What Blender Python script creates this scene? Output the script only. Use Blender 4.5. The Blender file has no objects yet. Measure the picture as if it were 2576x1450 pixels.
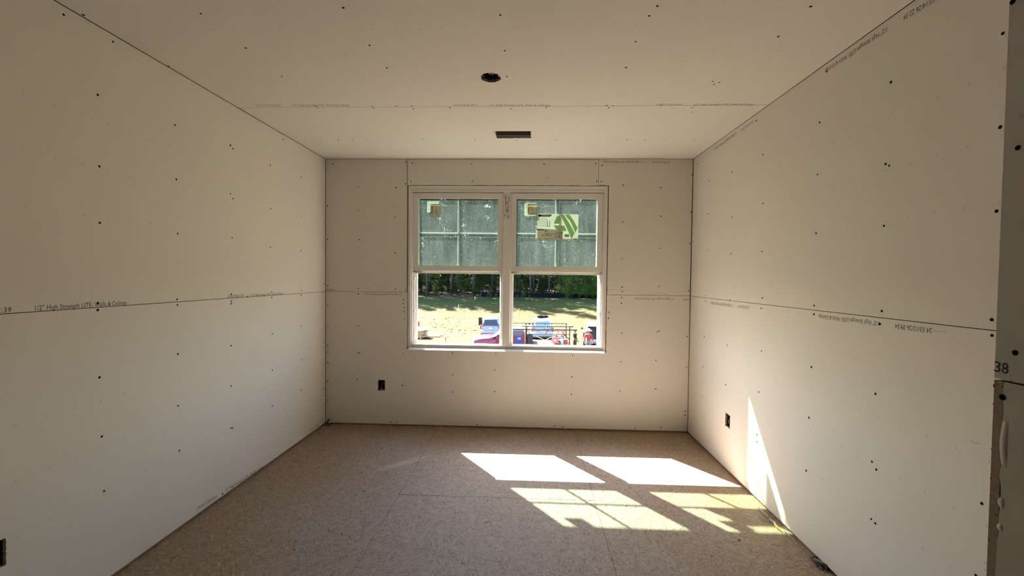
import bpy, bmesh, math, random
from mathutils import Vector, Matrix, Euler, noise
random.seed(7)
C = bpy.context.scene.collection
SC = bpy.context.scene
IN = 0.0254
# ------------------------------------------------------------------ camera
F_PX, PW, PH = 1048.8029, 2576.0, 1450.0
CAM = Vector((1.8478, -3.7356, 1.3570))
RT = Vector((0.99918876, 0.03874802, 0.01097338))
UP = Vector((-0.01194663, 0.02497604, 0.99961666))
FW = Vector((-0.0384591, 0.99893683, -0.02541868))
cam_data = bpy.data.cameras.new('camera')
cam_data.sensor_fit = 'HORIZONTAL'; cam_data.sensor_width = 36.0
cam_data.lens = F_PX / PW * 36.0
cam_data.clip_start = 0.02; cam_data.clip_end = 600
cam = bpy.data.objects.new('camera', cam_data); C.objects.link(cam)
R3 = Matrix((RT, UP, -FW)).transposed()
cam.matrix_world = Matrix.Translation(CAM) @ R3.to_4x4()
SC.camera = cam
# ------------------------------------------------------------------ world, sun, exposure
SUN_DIR = Vector((0.790, -1.0, -1.350)).normalized()      # direction the sunlight travels
world = bpy.data.worlds.new('sky'); SC.world = world; world.use_nodes = True
wn = world.node_tree; wn.nodes.clear()
wo = wn.nodes.new('ShaderNodeOutputWorld'); wb = wn.nodes.new('ShaderNodeBackground')
sky = wn.nodes.new('ShaderNodeTexSky'); sky.sky_type = 'NISHITA'; sky.sun_disc = False
sky.sun_elevation = math.asin(-SUN_DIR.z)
sky.sun_rotation = math.atan2(-SUN_DIR.x, -SUN_DIR.y)
sky.air_density = 1.0; sky.dust_density = 1.6
wb.inputs['Strength'].default_value = 0.34
wn.links.new(sky.outputs[0], wb.inputs[0]); wn.links.new(wb.outputs[0], wo.inputs[0])
sl = bpy.data.lights.new('sun', 'SUN'); sl.energy = 23.0; sl.angle = math.radians(0.53); sl.color = (1.0, 0.965, 0.90)
sun = bpy.data.objects.new('sun', sl); C.objects.link(sun)
sun.rotation_euler = SUN_DIR.to_track_quat('-Z', 'Y').to_euler(); sun.location = (-12, 20, 30)
vs = SC.view_settings
vs.view_transform = 'Standard'; vs.look = 'None'; vs.gamma = 1.0; vs.use_curve_mapping = False
vs.exposure = 1.95
# ------------------------------------------------------------------ helpers
def ray(u, v):
    return FW + RT * ((u - PW / 2) / F_PX) - UP * ((v - PH / 2) / F_PX)
def px(u, v, ax, val):
    r = ray(u, v); t = (val - CAM[ax]) / r[ax]
    return CAM + r * t
def far(u, v, d):
    r = ray(u, v); return CAM + r * (d / r.y)
ROOM_W, ROOM_H = 3.2816, 2.4131
FLOOR = -0.012

class MB:
    """collects shapes, builds one mesh object"""
    def __init__(s): s.v = []; s.f = []; s.m = []; s.cur = 0
    def add(s, verts, faces):
        o = len(s.v); s.v += [tuple(p) for p in verts]
        for f in faces: s.f.append([i + o for i in f]); s.m.append(s.cur)
        return s
    def box(s, x0, x1, y0, y1, z0, z1, M=None):
        vs_ = [(x, y, z) for z in (z0, z1) for y in (y0, y1) for x in (x0, x1)]
        if M is not None: vs_ = [M @ Vector(p) for p in vs_]
        return s.add(vs_, [(0, 2, 3, 1), (4, 5, 7, 6), (0, 1, 5, 4), (2, 6, 7, 3), (0, 4, 6, 2), (1, 3, 7, 5)])
    def bbox(s, x0, x1, y0, y1, z0, z1, b, M=None):
        """box with chamfered vertical and horizontal edges"""
        vs_ = []
        for z, i in ((z0, b), (z0 + b, 0), (z1 - b, 0), (z1, b)):
            c = b if i == 0 else b * 2
            a0, a1, b0, b1 = x0, x1, y0, y1
            if i: a0, a1, b0, b1 = x0 + i, x1 - i, y0 + i, y1 - i
            k = b
            vs_ += [(a0 + k, b0, z), (a1 - k, b0, z), (a1, b0 + k, z), (a1, b1 - k, z), (a1 - k, b1, z), (a0 + k, b1, z), (a0, b1 - k, z), (a0, b0 + k, z)]
        if M is not None: vs_ = [M @ Vector(p) for p in vs_]
        fs = [tuple(reversed(range(8))), tuple(range(24, 32))]
        for r in range(3):
            for i in range(8):
                j = (i + 1) % 8; fs.append((r * 8 + i, r * 8 + j, r * 8 + 8 + j, r * 8 + 8 + i))
        return s.add(vs_, fs)
    def prism(s, pts, d):
        """pts: 3D polygon, d: extrusion vector"""
        n = len(pts); P = [Vector(p) for p in pts]; D = Vector(d)
        fs = [tuple(reversed(range(n))), tuple(range(n, 2 * n))]
        for i in range(n): j = (i + 1) % n; fs.append((i, j, n + j, n + i))
        return s.add(P + [p + D for p in P], fs)
    def tube(s, path, r, n=8, cap=True):
        P = [Vector(p) for p in path]; R = r if isinstance(r, (list, tuple)) else [r] * len(P)
        rings = []; prev = None
        for i, p in enumerate(P):
            t = (P[min(i + 1, len(P) - 1)] - P[max(i - 1, 0)]).normalized()
            a = Vector((0, 0, 1)) if abs(t.z) < .9 else Vector((1, 0, 0))
            if prev is not None: a = prev
            x = (a - t * a.dot(t)).normalized(); y = t.cross(x); prev = x
            rings.append([p + (x * math.cos(2 * math.pi * k / n) + y * math.sin(2 * math.pi * k / n)) * R[i] for k in range(n)])
        vs_ = [q for rg in rings for q in rg]; fs = []
        for i in range(len(P) - 1):
            for k in range(n):
                l = (k + 1) % n; fs.append((i * n + k, i * n + l, (i + 1) * n + l, (i + 1) * n + k))
        if cap: fs += [tuple(reversed(range(n))), tuple(range((len(P) - 1) * n, len(P) * n))]
        return s.add(vs_, fs)
    def lathe(s, prof, n=20, M=None):
        """profile [(r,z)...] about local z"""
        vs_ = []; fs = []
        for r, z in prof:
            vs_ += [Vector((r * math.cos(2 * math.pi * k / n), r * math.sin(2 * math.pi * k / n), z)) for k in range(n)]
        if M is not None: vs_ = [M @ p for p in vs_]
        for i in range(len(prof) - 1):
            for k in range(n):
                l = (k + 1) % n; fs.append((i * n + k, i * n + l, (i + 1) * n + l, (i + 1) * n + k))
        fs += [tuple(reversed(range(n))), tuple(range((len(prof) - 1) * n, len(prof) * n))]
        return s.add(vs_, fs)
    def loft(s, rings, cap=True):
        n = len(rings[0]); vs_ = [Vector(p) for r in rings for p in r]; fs = []
        for i in range(len(rings) - 1):
            for k in range(n):
                l = (k + 1) % n; fs.append((i * n + k, i * n + l, (i + 1) * n + l, (i + 1) * n + k))
        if cap: fs += [tuple(reversed(range(n))), tuple(range((len(rings) - 1) * n, len(rings) * n))]
        return s.add(vs_, fs)
    def ball(s, c, r, n=10, m=7, jit=0, rnd=random):
        c = Vector(c); R = r if isinstance(r, (tuple, list)) else (r, r, r); rings = []
        for i in range(1, m):
            a = math.pi * i / m - math.pi / 2
            rings.append([c + Vector((R[0] * math.cos(a) * math.cos(2 * math.pi * k / n), R[1] * math.cos(a) * math.sin(2 * math.pi * k / n), R[2] * math.sin(a))) * (1 + (rnd.uniform(-jit, jit) if jit else 0)) - c * ((0)) for k in range(n)])
        return s.loft(rings)
    def mesh(s, name, mats, smooth=False):
        me = bpy.data.meshes.new(name); me.from_pydata(s.v, [], s.f)
        for m_ in (mats if isinstance(mats, (list, tuple)) else [mats]): me.materials.append(m_)
        if any(s.m): me.polygons.foreach_set('material_index', s.m)
        if smooth: me.polygons.foreach_set('use_smooth', [True] * len(me.polygons))
        me.update(); return me
    def build(s, name, mats, parent=None, smooth=False, recalc=True):
        me = s.mesh(name, mats, smooth)
        if recalc:
            bm = bmesh.new(); bm.from_mesh(me); bmesh.ops.recalc_face_normals(bm, faces=bm.faces); bm.to_mesh(me); bm.free()
        return link(name, me, parent)
def link(name, me, parent=None, mat=None):
    o = bpy.data.objects.new(name, me); C.objects.link(o)
    if parent is not None: o.parent = parent
    if mat is not None: o.matrix_local = mat
    return o
def tag(o, label=None, cat=None, group=None, kind=None):
    if label: o['label'] = label
    if cat: o['category'] = cat
    if group: o['group'] = group
    if kind: o['kind'] = kind
    return o
def empty(name, loc=(0, 0, 0), rz=0, label=None, cat=None, group=None, kind=None):
    o = bpy.data.objects.new(name, None); C.objects.link(o); o.empty_display_size = .1
    o.location = loc; o.rotation_euler = (0, 0, rz)
    return tag(o, label, cat, group, kind)
def copy_tree(o, parent=None):
    c = o.copy(); C.objects.link(c); c.parent = parent
    for ch in list(o.children): copy_tree(ch, c)
    return c
# ------------------------------------------------------------------ materials
MATS = {}
class NT:
    def __init__(s, name):
        s.m = bpy.data.materials.new(name); s.m.use_nodes = True; s.t = s.m.node_tree; s.t.nodes.clear()
        s.out = s.n('ShaderNodeOutputMaterial')
    def n(s, ty, **k):
        nd = s.t.nodes.new(ty)
        for a, b in k.items(): setattr(nd, a, b)
        return nd
    def l(s, a, b): s.t.links.new(a, b)
    def val(s, x, sock):
        if hasattr(x, 'links') or hasattr(x, 'is_linked'): s.l(x, sock)
        else: sock.default_value = x
    def math(s, op, a, b=0.0, c=None):
        nd = s.n('ShaderNodeMath', operation=op); s.val(a, nd.inputs[0]); s.val(b, nd.inputs[1])
        if c is not None: s.val(c, nd.inputs[2])
        return nd.outputs[0]
    def mix(s, fac, a, b):
        nd = s.n('ShaderNodeMix', data_type='RGBA'); s.val(fac, nd.inputs[0])
        s.val(a if hasattr(a, 'links') else (*a, 1), nd.inputs[6]); s.val(b if hasattr(b, 'links') else (*b, 1), nd.inputs[7])
        return nd.outputs[2]
    def noise(s, vec, scale, detail=2, rough=.5, out=0):
        nd = s.n('ShaderNodeTexNoise'); nd.inputs['Scale'].default_value = scale; nd.inputs['Detail'].default_value = detail
        nd.inputs['Roughness'].default_value = rough
        if vec is not None: s.l(vec, nd.inputs['Vector'])
        return nd.outputs[out]
    def mapping(s, vec, scale=(1, 1, 1), rot=(0, 0, 0), loc=(0, 0, 0)):
        nd = s.n('ShaderNodeMapping'); nd.inputs['Scale'].default_value = scale; nd.inputs['Rotation'].default_value = rot; nd.inputs['Location'].default_value = loc
        s.l(vec, nd.inputs['Vector']); return nd.outputs[0]
    def ramp(s, fac, stops):
        nd = s.n('ShaderNodeValToRGB'); s.l(fac, nd.inputs[0]); e = nd.color_ramp.elements
        while len(e) < len(stops): e.new(.5)
        for i, (p, c) in enumerate(stops): e[i].position = p; e[i].color = (*c, 1) if len(c) == 3 else c
        return nd.outputs[0]
    def bsdf(s, col, rough=.6, metal=0.0, spec=.5, bump=None, bstr=.2, bdist=.001, **kw):
        b = s.n('ShaderNodeBsdfPrincipled')
        s.val(col if hasattr(col, 'links') else (*col, 1), b.inputs['Base Color']); s.val(rough, b.inputs['Roughness'])
        b.inputs['Metallic'].default_value = metal; b.inputs['Specular IOR Level'].default_value = spec
        for k, v in kw.items(): s.val(v, b.inputs[k])
        if bump is not None:
            bn = s.n('ShaderNodeBump'); bn.inputs['Strength'].default_value = bstr; bn.inputs['Distance'].default_value = bdist
            s.l(bump, bn.inputs['Height']); s.l(bn.outputs[0], b.inputs['Normal'])
        s.l(b.outputs[0], s.out.inputs[0]); return b
def pos(nt): return nt.n('ShaderNodeNewGeometry').outputs['Position']
def objc(nt): return nt.n('ShaderNodeTexCoord').outputs['Object']
def simple(name, col, rough=.6, metal=0, spec=.5, var=.12, scale=30, **kw):
    if name in MATS: return MATS[name]
    nt = NT(name); f = nt.noise(objc(nt), scale, 3)
    a = tuple(max(0, c * (1 - var)) for c in col); b = tuple(min(1, c * (1 + var)) for c in col)
    nt.bsdf(nt.mix(f, a, b), rough, metal, spec, **kw); MATS[name] = nt.m; return nt.m

def mat_drywall():
    nt = NT('drywall_paper'); oc = objc(nt)
    sep = nt.n('ShaderNodeSeparateXYZ'); nt.l(oc, sep.inputs[0])
    u = nt.math('DIVIDE', sep.outputs[0], IN); v = nt.math('ABSOLUTE', nt.math('DIVIDE', sep.outputs[1], IN))
    fr = nt.math('FRACT', nt.math('ADD', nt.math('DIVIDE', u, 4.0), .5))
    du = nt.math('MULTIPLY', nt.math('SUBTRACT', fr, .5), 4.0)
    adu = nt.math('ABSOLUTE', du)
    dv = None
    for r in (16, 24, 32):
        d = nt.math('ABSOLUTE', nt.math('SUBTRACT', v, r))
        dv = d if dv is None else nt.math('MINIMUM', dv, d)
    x = nt.math('LESS_THAN', nt.math('ABSOLUTE', nt.math('SUBTRACT', nt.math('MULTIPLY', adu, 1.35), dv)), .042)
    x = nt.math('MULTIPLY', x, nt.math('LESS_THAN', dv, .185))
    # double dots along the tapered edges
    ed = None
    for r in (.75, 1.05):
        d = nt.math('ABSOLUTE', nt.math('SUBTRACT', nt.math('MINIMUM', v, nt.math('ABSOLUTE', nt.math('SUBTRACT', 48.0, v))), r))
        ed = d if ed is None else nt.math('MINIMUM', ed, d)
    dots = nt.math('MULTIPLY', nt.math('LESS_THAN', ed, .05), nt.math('LESS_THAN', adu, .06))
    mk = nt.math('MAXIMUM', x, nt.math('MULTIPLY', dots, .8))
    worn = nt.math('ADD', .25, nt.math('MULTIPLY', nt.noise(oc, 55, 2), .9))
    mk = nt.math('MULTIPLY', mk, worn)
    big = nt.noise(oc, 1.6, 3); fine = nt.noise(nt.mapping(oc, (260, 420, 300)), 1.0, 3)
    smudge = nt.noise(nt.mapping(oc, (3, 7, 3)), 1.4, 4)
    col = nt.mix(big, (.735, .692, .618), (.775, .732, .658))
    col = nt.mix(nt.math('MULTIPLY', fine, .22), col, (.58, .53, .45))
    sm = nt.ramp(smudge, [(.66, (0, 0, 0)), (.80, (1, 1, 1))])
    col = nt.mix(nt.math('MULTIPLY', sm, .12), col, (.42, .37, .30))
    col = nt.mix(nt.math('MULTIPLY', mk, .66), col, (.16, .135, .11))
    nt.bsdf(col, .85, 0, .25, bump=fine, bstr=.12, bdist=.0006)
    return nt.m
def mat_osb():
    nt = NT('osb_subfloor'); p = pos(nt); dark = None; light = None; tone = None
    for k, ang in enumerate((.15, .95, 1.75, 2.55, -.45, 1.35)):
        mp = nt.mapping(nt.mapping(p, (1, 1, 1), (0, 0, ang)), (13 + 2 * k, 125 + 12 * k, 1), (0, 0, 0), (k * 7.3, k * 3.1, 0))
        n_ = nt.noise(mp, 1.0, 1.5, .5)
        mk = nt.math('GREATER_THAN', nt.noise(nt.mapping(p, (1, 1, 1), (0, 0, 0), (k * 11.7, k * 5.9, k * 2.3)), 16, 1), .50)
        d = nt.math('MULTIPLY', mk, nt.ramp(n_, [(.33, (1, 1, 1)), (.39, (0, 0, 0))]))
        l = nt.math('MULTIPLY', mk, nt.ramp(n_, [(.60, (0, 0, 0)), (.70, (1, 1, 1))]))
        dark = d if dark is None else nt.math('MAXIMUM', dark, d)
        light = l if light is None else nt.math('MAXIMUM', light, l)
    blot = nt.noise(p, 34, 3, .6); fine = nt.noise(p, 150, 2); patch = nt.noise(p, 1.7, 4)
    sp = nt.n('ShaderNodeSeparateXYZ'); nt.l(p, sp.inputs[0])
    # foot traffic has left grey dust on the open floor; the strip along the walls stays clean and browner
    dw = nt.math('MINIMUM', nt.math('MULTIPLY', sp.outputs[0], .62), nt.math('MINIMUM', nt.math('MULTIPLY', nt.math('SUBTRACT', ROOM_W, sp.outputs[0]), .9), nt.math('MULTIPLY', sp.outputs[1], -1.0)))
    dust = nt.math('ADD', nt.math('MULTIPLY', dw, 1.5), nt.math('MULTIPLY', nt.math('SUBTRACT', patch, .5), 1.6))
    dust = nt.ramp(dust, [(.15, (0, 0, 0)), (.95, (1, 1, 1))])
    clean = nt.mix(blot, (.265, .176, .104), (.385, .272, .172)); dusty = nt.mix(blot, (.290, .238, .205), (.430, .364, .322))
    col = nt.mix(dust, clean, dusty)
    col = nt.mix(nt.math('MULTIPLY', light, .55), col, (.600, .500, .420))
    col = nt.mix(nt.math('MULTIPLY', dark, .70), col, (.130, .092, .066))
    fleck = nt.ramp(nt.noise(p, 85, 2), [(.27, (1, 1, 1)), (.32, (0, 0, 0))])
    col = nt.mix(nt.math('MULTIPLY', fleck, .8), col, (.070, .045, .032))
    col = nt.mix(nt.math('MULTIPLY', fine, .25), col, (.24, .19, .155))
    # streak of pale sawdust swept across the boards
    sx = nt.n('ShaderNodeSeparateXYZ'); nt.l(nt.mapping(p, (1, 1, 1), (0, 0, -.699), (0, 0, 0)), sx.inputs[0])
    a = nt.math('DIVIDE', nt.math('SUBTRACT', sx.outputs[0], .257), .26); b = nt.math('DIVIDE', nt.math('SUBTRACT', sx.outputs[1], -1.184), .052)
    d2 = nt.math('ADD', nt.math('MULTIPLY', a, a), nt.math('MULTIPLY', b, b))
    st = nt.math('MULTIPLY', nt.math('MAXIMUM', nt.math('SUBTRACT', 1.0, d2), 0.0), nt.noise(p, 40, 3))
    col = nt.mix(nt.math('MULTIPLY', st, .9), col, (.60, .52, .40))
    h = nt.math('SUBTRACT', light, dark)
    nt.bsdf(col, .62, 0, .35, bump=h, bstr=.35, bdist=.001)
    return nt.m
def mat_wood(name, a, b, rough=.7, sc=(3, 60, 60)):
    if name in MATS: return MATS[name]
    nt = NT(name); oc = objc(nt)
    f = nt.noise(nt.mapping(oc, sc), 1.0, 4)
    nt.bsdf(nt.mix(f, a, b), rough); MATS[name] = nt.m; return nt.m
def mat_glass(name, tint, dust, seed):
    nt = NT(name); oc = objc(nt)
    tr = nt.n('ShaderNodeBsdfTransparent'); tr.inputs[0].default_value = (*tint, 1)
    gl = nt.n('ShaderNodeBsdfGlossy'); gl.inputs['Roughness'].default_value = .02
    fr = nt.n('ShaderNodeFresnel'); fr.inputs[0].default_value = 1.45
    m1 = nt.n('ShaderNodeMixShader'); nt.l(nt.math('MULTIPLY', fr.outputs[0], .8), m1.inputs[0]); nt.l(tr.outputs[0], m1.inputs[1]); nt.l(gl.outputs[0], m1.inputs[2])
    tl = nt.n('ShaderNodeBsdfTranslucent'); tl.inputs[0].default_value = (.84, .97, .96, 1)
    streak = nt.noise(nt.mapping(oc, (22, 1, 3.2), (0, 0, 0), (seed, seed, 0)), 1.0, 4, .6)
    cloud = nt.noise(nt.mapping(oc, (2.2, 1, 2.6), (0, 0, 0), (seed * 2, 0, seed)), 1.0, 4, .55)
    spots = nt.noise(oc, 120, 3, .65)
    d = nt.math('MULTIPLY', nt.math('ADD', nt.math('MULTIPLY', nt.math('POWER', streak, 2.0), 1.6), cloud), dust)
    d = nt.math('MULTIPLY', d, nt.math('ADD', .25, nt.math('MULTIPLY', nt.math('POWER', spots, 2.2), 3.6)))
    m2 = nt.n('ShaderNodeMixShader'); nt.l(d, m2.inputs[0]); nt.l(m1.outputs[0], m2.inputs[1]); nt.l(tl.outputs[0], m2.inputs[2])
    nt.l(m2.outputs[0], nt.out.inputs[0]); return nt.m
def mat_paper(name, col, trans=.45):
    nt = NT(name); oc = objc(nt); f = nt.noise(oc, 120, 2)
    c = nt.mix(f, tuple(x * .95 for x in col), col)
    di = nt.n('ShaderNodeBsdfDiffuse'); tl = nt.n('ShaderNodeBsdfTranslucent'); nt.l(c, di.inputs[0]); nt.l(c, tl.inputs[0])
    mx = nt.n('ShaderNodeMixShader'); mx.inputs[0].default_value = trans
    nt.l(di.outputs[0], mx.inputs[1]); nt.l(tl.outputs[0], mx.inputs[2]); nt.l(mx.outputs[0], nt.out.inputs[0]); return nt.m
def mat_leaf(name, a, b, trans=.45):
    nt = NT(name); f = nt.noise(pos(nt), .9, 3)
    oi = nt.n('ShaderNodeObjectInfo')
    c = nt.mix(nt.math('ADD', nt.math('MULTIPLY', f, .7), nt.math('MULTIPLY', oi.outputs['Random'], .3)), a, b)
    di = nt.n('ShaderNodeBsdfDiffuse'); tl = nt.n('ShaderNodeBsdfTranslucent'); nt.l(c, di.inputs[0]); nt.l(c, tl.inputs[0])
    mx = nt.n('ShaderNodeMixShader'); mx.inputs[0].default_value = trans
    nt.l(di.outputs[0], mx.inputs[1]); nt.l(tl.outputs[0], mx.inputs[2]); nt.l(mx.outputs[0], nt.out.inputs[0]); return nt.m
def mat_ground():
    nt = NT('straw_field'); p = pos(nt); sp = nt.n('ShaderNodeSeparateXYZ'); nt.l(p, sp.inputs[0])
    n1 = nt.noise(p, .16, 4); n2 = nt.noise(nt.mapping(p, (.55, 1.6, 1)), 1.0, 5, .62); n3 = nt.noise(nt.mapping(p, (1.1, 3.5, 1)), 1.3, 5, .7)
    straw = nt.mix(n2, (.036, .028, .010), (.078, .060, .023))
    clay = nt.mix(n3, (.033, .017, .0068), (.064, .039, .0155))
    # clay showing through towards the near left of the field
    kc = nt.math('ADD', nt.math('MULTIPLY', nt.math('SUBTRACT', -2.0, sp.outputs[0]), .035), nt.math('MULTIPLY', nt.math('SUBTRACT', 44.0, sp.outputs[1]), .02))
    kc = nt.math('ADD', kc, nt.math('MULTIPLY', nt.math('SUBTRACT', n3, .5), 2.2))
    col = nt.mix(nt.ramp(kc, [(.05, (0, 0, 0)), (.5, (.85, .85, .85))]), straw, clay)
    grass = nt.mix(n2, (.024, .040, .012), (.050, .060, .018))
    kg = nt.math('ADD', nt.math('DIVIDE', nt.math('SUBTRACT', sp.outputs[1], 46.5), 9.0), nt.math('MULTIPLY', nt.math('SUBTRACT', n1, .5), 1.5))
    kg = nt.math('ADD', kg, nt.math('MULTIPLY', nt.math('SUBTRACT', n3, .5), .9))
    col = nt.mix(nt.ramp(kg, [(.0, (0, 0, 0)), (1, (1, 1, 1))]), col, grass)
    leaf = nt.mix(n3, (.018, .012, .007), (.038, .025, .014))
    kf = nt.math('DIVIDE', nt.math('SUBTRACT', sp.outputs[1], 64.3), .8)
    col = nt.mix(nt.ramp(kf, [(0, (0, 0, 0)), (1, (1, 1, 1))]), col, leaf)
    nt.bsdf(col, .95, 0, .1, bump=n3, bstr=.8, bdist=.15); return nt.m
DRY = mat_drywall(); OSB = mat_osb()
GYP = simple('gypsum_core', (.42, .355, .27), .95, var=.3, scale=150)
FRAME_WOOD = mat_wood('framing_lumber', (.30, .155, .060), (.42, .235, .10))
CAVITY = simple('wall_cavity', (.05, .035, .025), .9)
SCREW = simple('black_screw', (.006, .0055, .005), .9, 0, .1)
INK = simple('black_ink', (.028, .025, .023), .8, var=.5, scale=400)
VINYL = simple('white_vinyl', (.74, .71, .655), .42, var=.03)
STEEL = simple('galvanised_steel', (.20, .19, .17), .5, .6)
BOXBLK = simple('dark_plastic_box', (.020, .021, .026), .5)
COPPER = simple('copper_wire', (.50, .20, .10), .4, .7)
WHITEWIRE = simple('white_cable', (.66, .62, .55), .5)
YELWIRE = simple('yellow_cable', (.70, .55, .22), .5)
# ------------------------------------------------------------------ room shell
def plate(outline, holes, th, name, mats, parent, M):
    """flat board with holes; local xy outline, front face at z=0, back at -th"""
    bm = bmesh.new(); loops = []
    for lp in [outline] + holes:
        vs_ = [bm.verts.new((a, b, 0)) for a, b in lp]
        es = [bm.edges.new((vs_[i], vs_[(i + 1) % len(vs_)])) for i in range(len(vs_))]
        loops.append(vs_)
    bmesh.ops.triangle_fill(bm, use_beauty=True, use_dissolve=False, edges=bm.edges[:])
    if holes:
        def inside(p, lp):
            r = False; j = len(lp) - 1
            for i in range(len(lp)):
                if (lp[i][1] > p.y) != (lp[j][1] > p.y) and p.x < (lp[j][0] - lp[i][0]) * (p.y - lp[i][1]) / (lp[j][1] - lp[i][1]) + lp[i][0]: r = not r
                j = i
            return r
        dead = [f for f in bm.faces if any(inside(f.calc_center_median(), h) for h in holes)]
        bmesh.ops.delete(bm, geom=dead, context='FACES_ONLY')
    for f in bm.faces:
        if f.normal.z < 0: f.normal_flip()
        f.material_index = 0
    front = bm.faces[:]
    back = {v: bm.verts.new((v.co.x, v.co.y, -th)) for v in bm.verts[:]}
    for f in front:
        nf = bm.faces.new([back[v] for v in reversed(f.verts)]); nf.material_index = 1
    for lp in loops:
        for i in range(len(lp)):
            a, b = lp[i], lp[(i + 1) % len(lp)]
            try: bm.faces.new((a, back[a], back[b], b)).material_index = 1
            except ValueError: pass
    bmesh.ops.recalc_face_normals(bm, faces=bm.faces)
    me = bpy.data.meshes.new(name); bm.to_mesh(me); bm.free()
    for m_ in mats: me.materials.append(m_)
    o = link(name, me, parent); o.matrix_world = M
    return o
TH = .0127
def basis(o, u, v, n):
    m = Matrix((u, v, n)).transposed().to_4x4(); m.translation = Vector(o); return m
AX = {'L': (Vector((0, 1, 0)), Vector((0, 0, 1)), Vector((1, 0, 0))),
      'B': (Vector((1, 0, 0)), Vector((0, 0, 1)), Vector((0, -1, 0))),
      'R': (Vector((0, -1, 0)), Vector((0, 0, 1)), Vector((-1, 0, 0))),
      'C': (Vector((1, 0, 0)), Vector((0, -1, 0)), Vector((0, 0, -1))),
      'F': (Vector((-1, 0, 0)), Vector((0, 0, 1)), Vector((0, 1, 0)))}
def rag(pts, step, amp, rnd, only=None):
    """ragged saw-cut edge along a closed loop"""
    out = []
    for i in range(len(pts)):
        a, b = pts[i], pts[(i + 1) % len(pts)]
        out.append(a)
        if only is not None and i not in only: continue
        L = math.hypot(b[0] - a[0], b[1] - a[1]); n = int(L / step)
        nx, ny = -(b[1] - a[1]) / L, (b[0] - a[0]) / L
        for k in range(1, n):
            t = (k + rnd.uniform(-.3, .3)) / n; j = rnd.uniform(-amp, amp)
            out.append((a[0] + (b[0] - a[0]) * t + nx * j, a[1] + (b[1] - a[1]) * t + ny * j))
    return out
PANELS = {}
def panel(key, wall, side, org, rect, holes=(), outline=None, wname='drywall_panel'):
    """rect in local u,v relative to org (org = printed-mark origin on the board's tapered edge)"""
    u, v, n = AX[side]; M = basis(org, u, v, n)
    u0, u1, v0, v1 = rect
    o = plate(outline or [(u0, v0), (u1, v0), (u1, v1), (u0, v1)], list(holes), TH, wname, [DRY, GYP], wall, M)
    PANELS[key] = (o, M); return o
def slab(name, mat, parts, label, kind='structure'):
    b = MB()
    for p in parts: b.box(*p)
    return tag(b.build(name, mat), label, None, None, kind)
YF = -3.075; XR = 2.56; YH = -9.0; XHL = .90
W, H = ROOM_W, ROOM_H
CUT = random.Random(3)
# --- floor
floor = tag(MB().box(-.2, W + .2, YH - .2, .20, FLOOR - .25, FLOOR - .02).build('floor', CAVITY), 'timber floor deck under the subfloor boards', None, None, 'structure')
fx = [-.02, 1.055, 2.272, W + .02]; fy = {0: [.02, -2.40, -4.84], 1: [.02, -1.185, -3.62, -4.84], 2: [.02, -2.40, -4.84]}
for i in range(3):
    for j in range(len(fy[i]) - 1):
        a, b = fx[i] + .0008, fx[i + 1] - .0008; c, d = fy[i][j + 1] + .001, fy[i][j] - .001
        bb = MB().bbox(a, b, c, d, FLOOR - .02, FLOOR, .0008)
        bb.build('osb_panel', OSB, floor)
# --- ceiling
ceil = slab('ceiling', CAVITY, [(-.2, W + .2, YH - .2, .2, H + .12, H + .3)], 'plasterboard ceiling with one long joint and two cut openings')
can_c = (1.637, -1.507); vent = (1.592, 1.856, -.700, -.548)
def cx(x, y, o): return (x - o[0], -(y - o[1]))
SEAM_Y = -1.1375
o1 = (.2800, SEAM_Y, H)
v_h = [cx(vent[0], vent[2], o1), cx(vent[1], vent[2], o1), cx(vent[1] , vent[3], o1), cx(vent[0] + .006, vent[3], o1)]
v_h = rag(v_h, .009, .003, CUT, only=(2,))
panel('C1', ceil, 'C', o1, (-.2785 + .0005, W - .28 - .001, SEAM_Y - .0, -.0016), [v_h])
o2 = (.1520, SEAM_Y, H)
circ = []
for k in range(64):
    a = 2 * math.pi * k / 64; r = .052 + CUT.uniform(-.0032, .0032) + (.002 if k % 2 else 0)
    circ.append(cx(can_c[0] + r * math.cos(a), can_c[1] + r * math.sin(a), o2))
panel('C2', ceil, 'C', o2, (-.151, W - .152 - .001, .0016, 1.2175), [circ])
panel('C3', ceil, 'C', (.1, SEAM_Y - 1.219, H), (-.099, W - .1 - .001, .0016, 1.2175))
# --- left wall
GB = .004                                          # drywall starts just above the floor
wl = slab('wall_left', CAVITY, [(-.16, -.075, YH - .2, .2, FLOOR - .02, H + .3)], 'long bare plasterboard wall on the left of the room')
ZL = 1.2085
def lrect(o, y0, y1, z0, z1): return (y0 - o[1], y1 - o[1], z0 - o[2], z1 - o[2])
oLU = (0, -1.9645, H)
panel('LU', wl, 'L', oLU, lrect(oLU, YF, -.003, ZL + .0014, H - .003))
oLL = (0, -2.312, ZL)
lb = [(-2.412, .312), (-2.345, .312), (-2.345, .410), (-2.412, .410)]
panel('LL', wl, 'L', oLL, lrect(oLL, YF, -.003, GB, ZL - .0014), [rag([(y - oLL[1], z - ZL) for y, z in lb], .008, .002, CUT)])
MB().box(-.07, -TH, YF, .0, FLOOR, .036).build('bottom_plate', FRAME_WOOD, wl)
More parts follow.
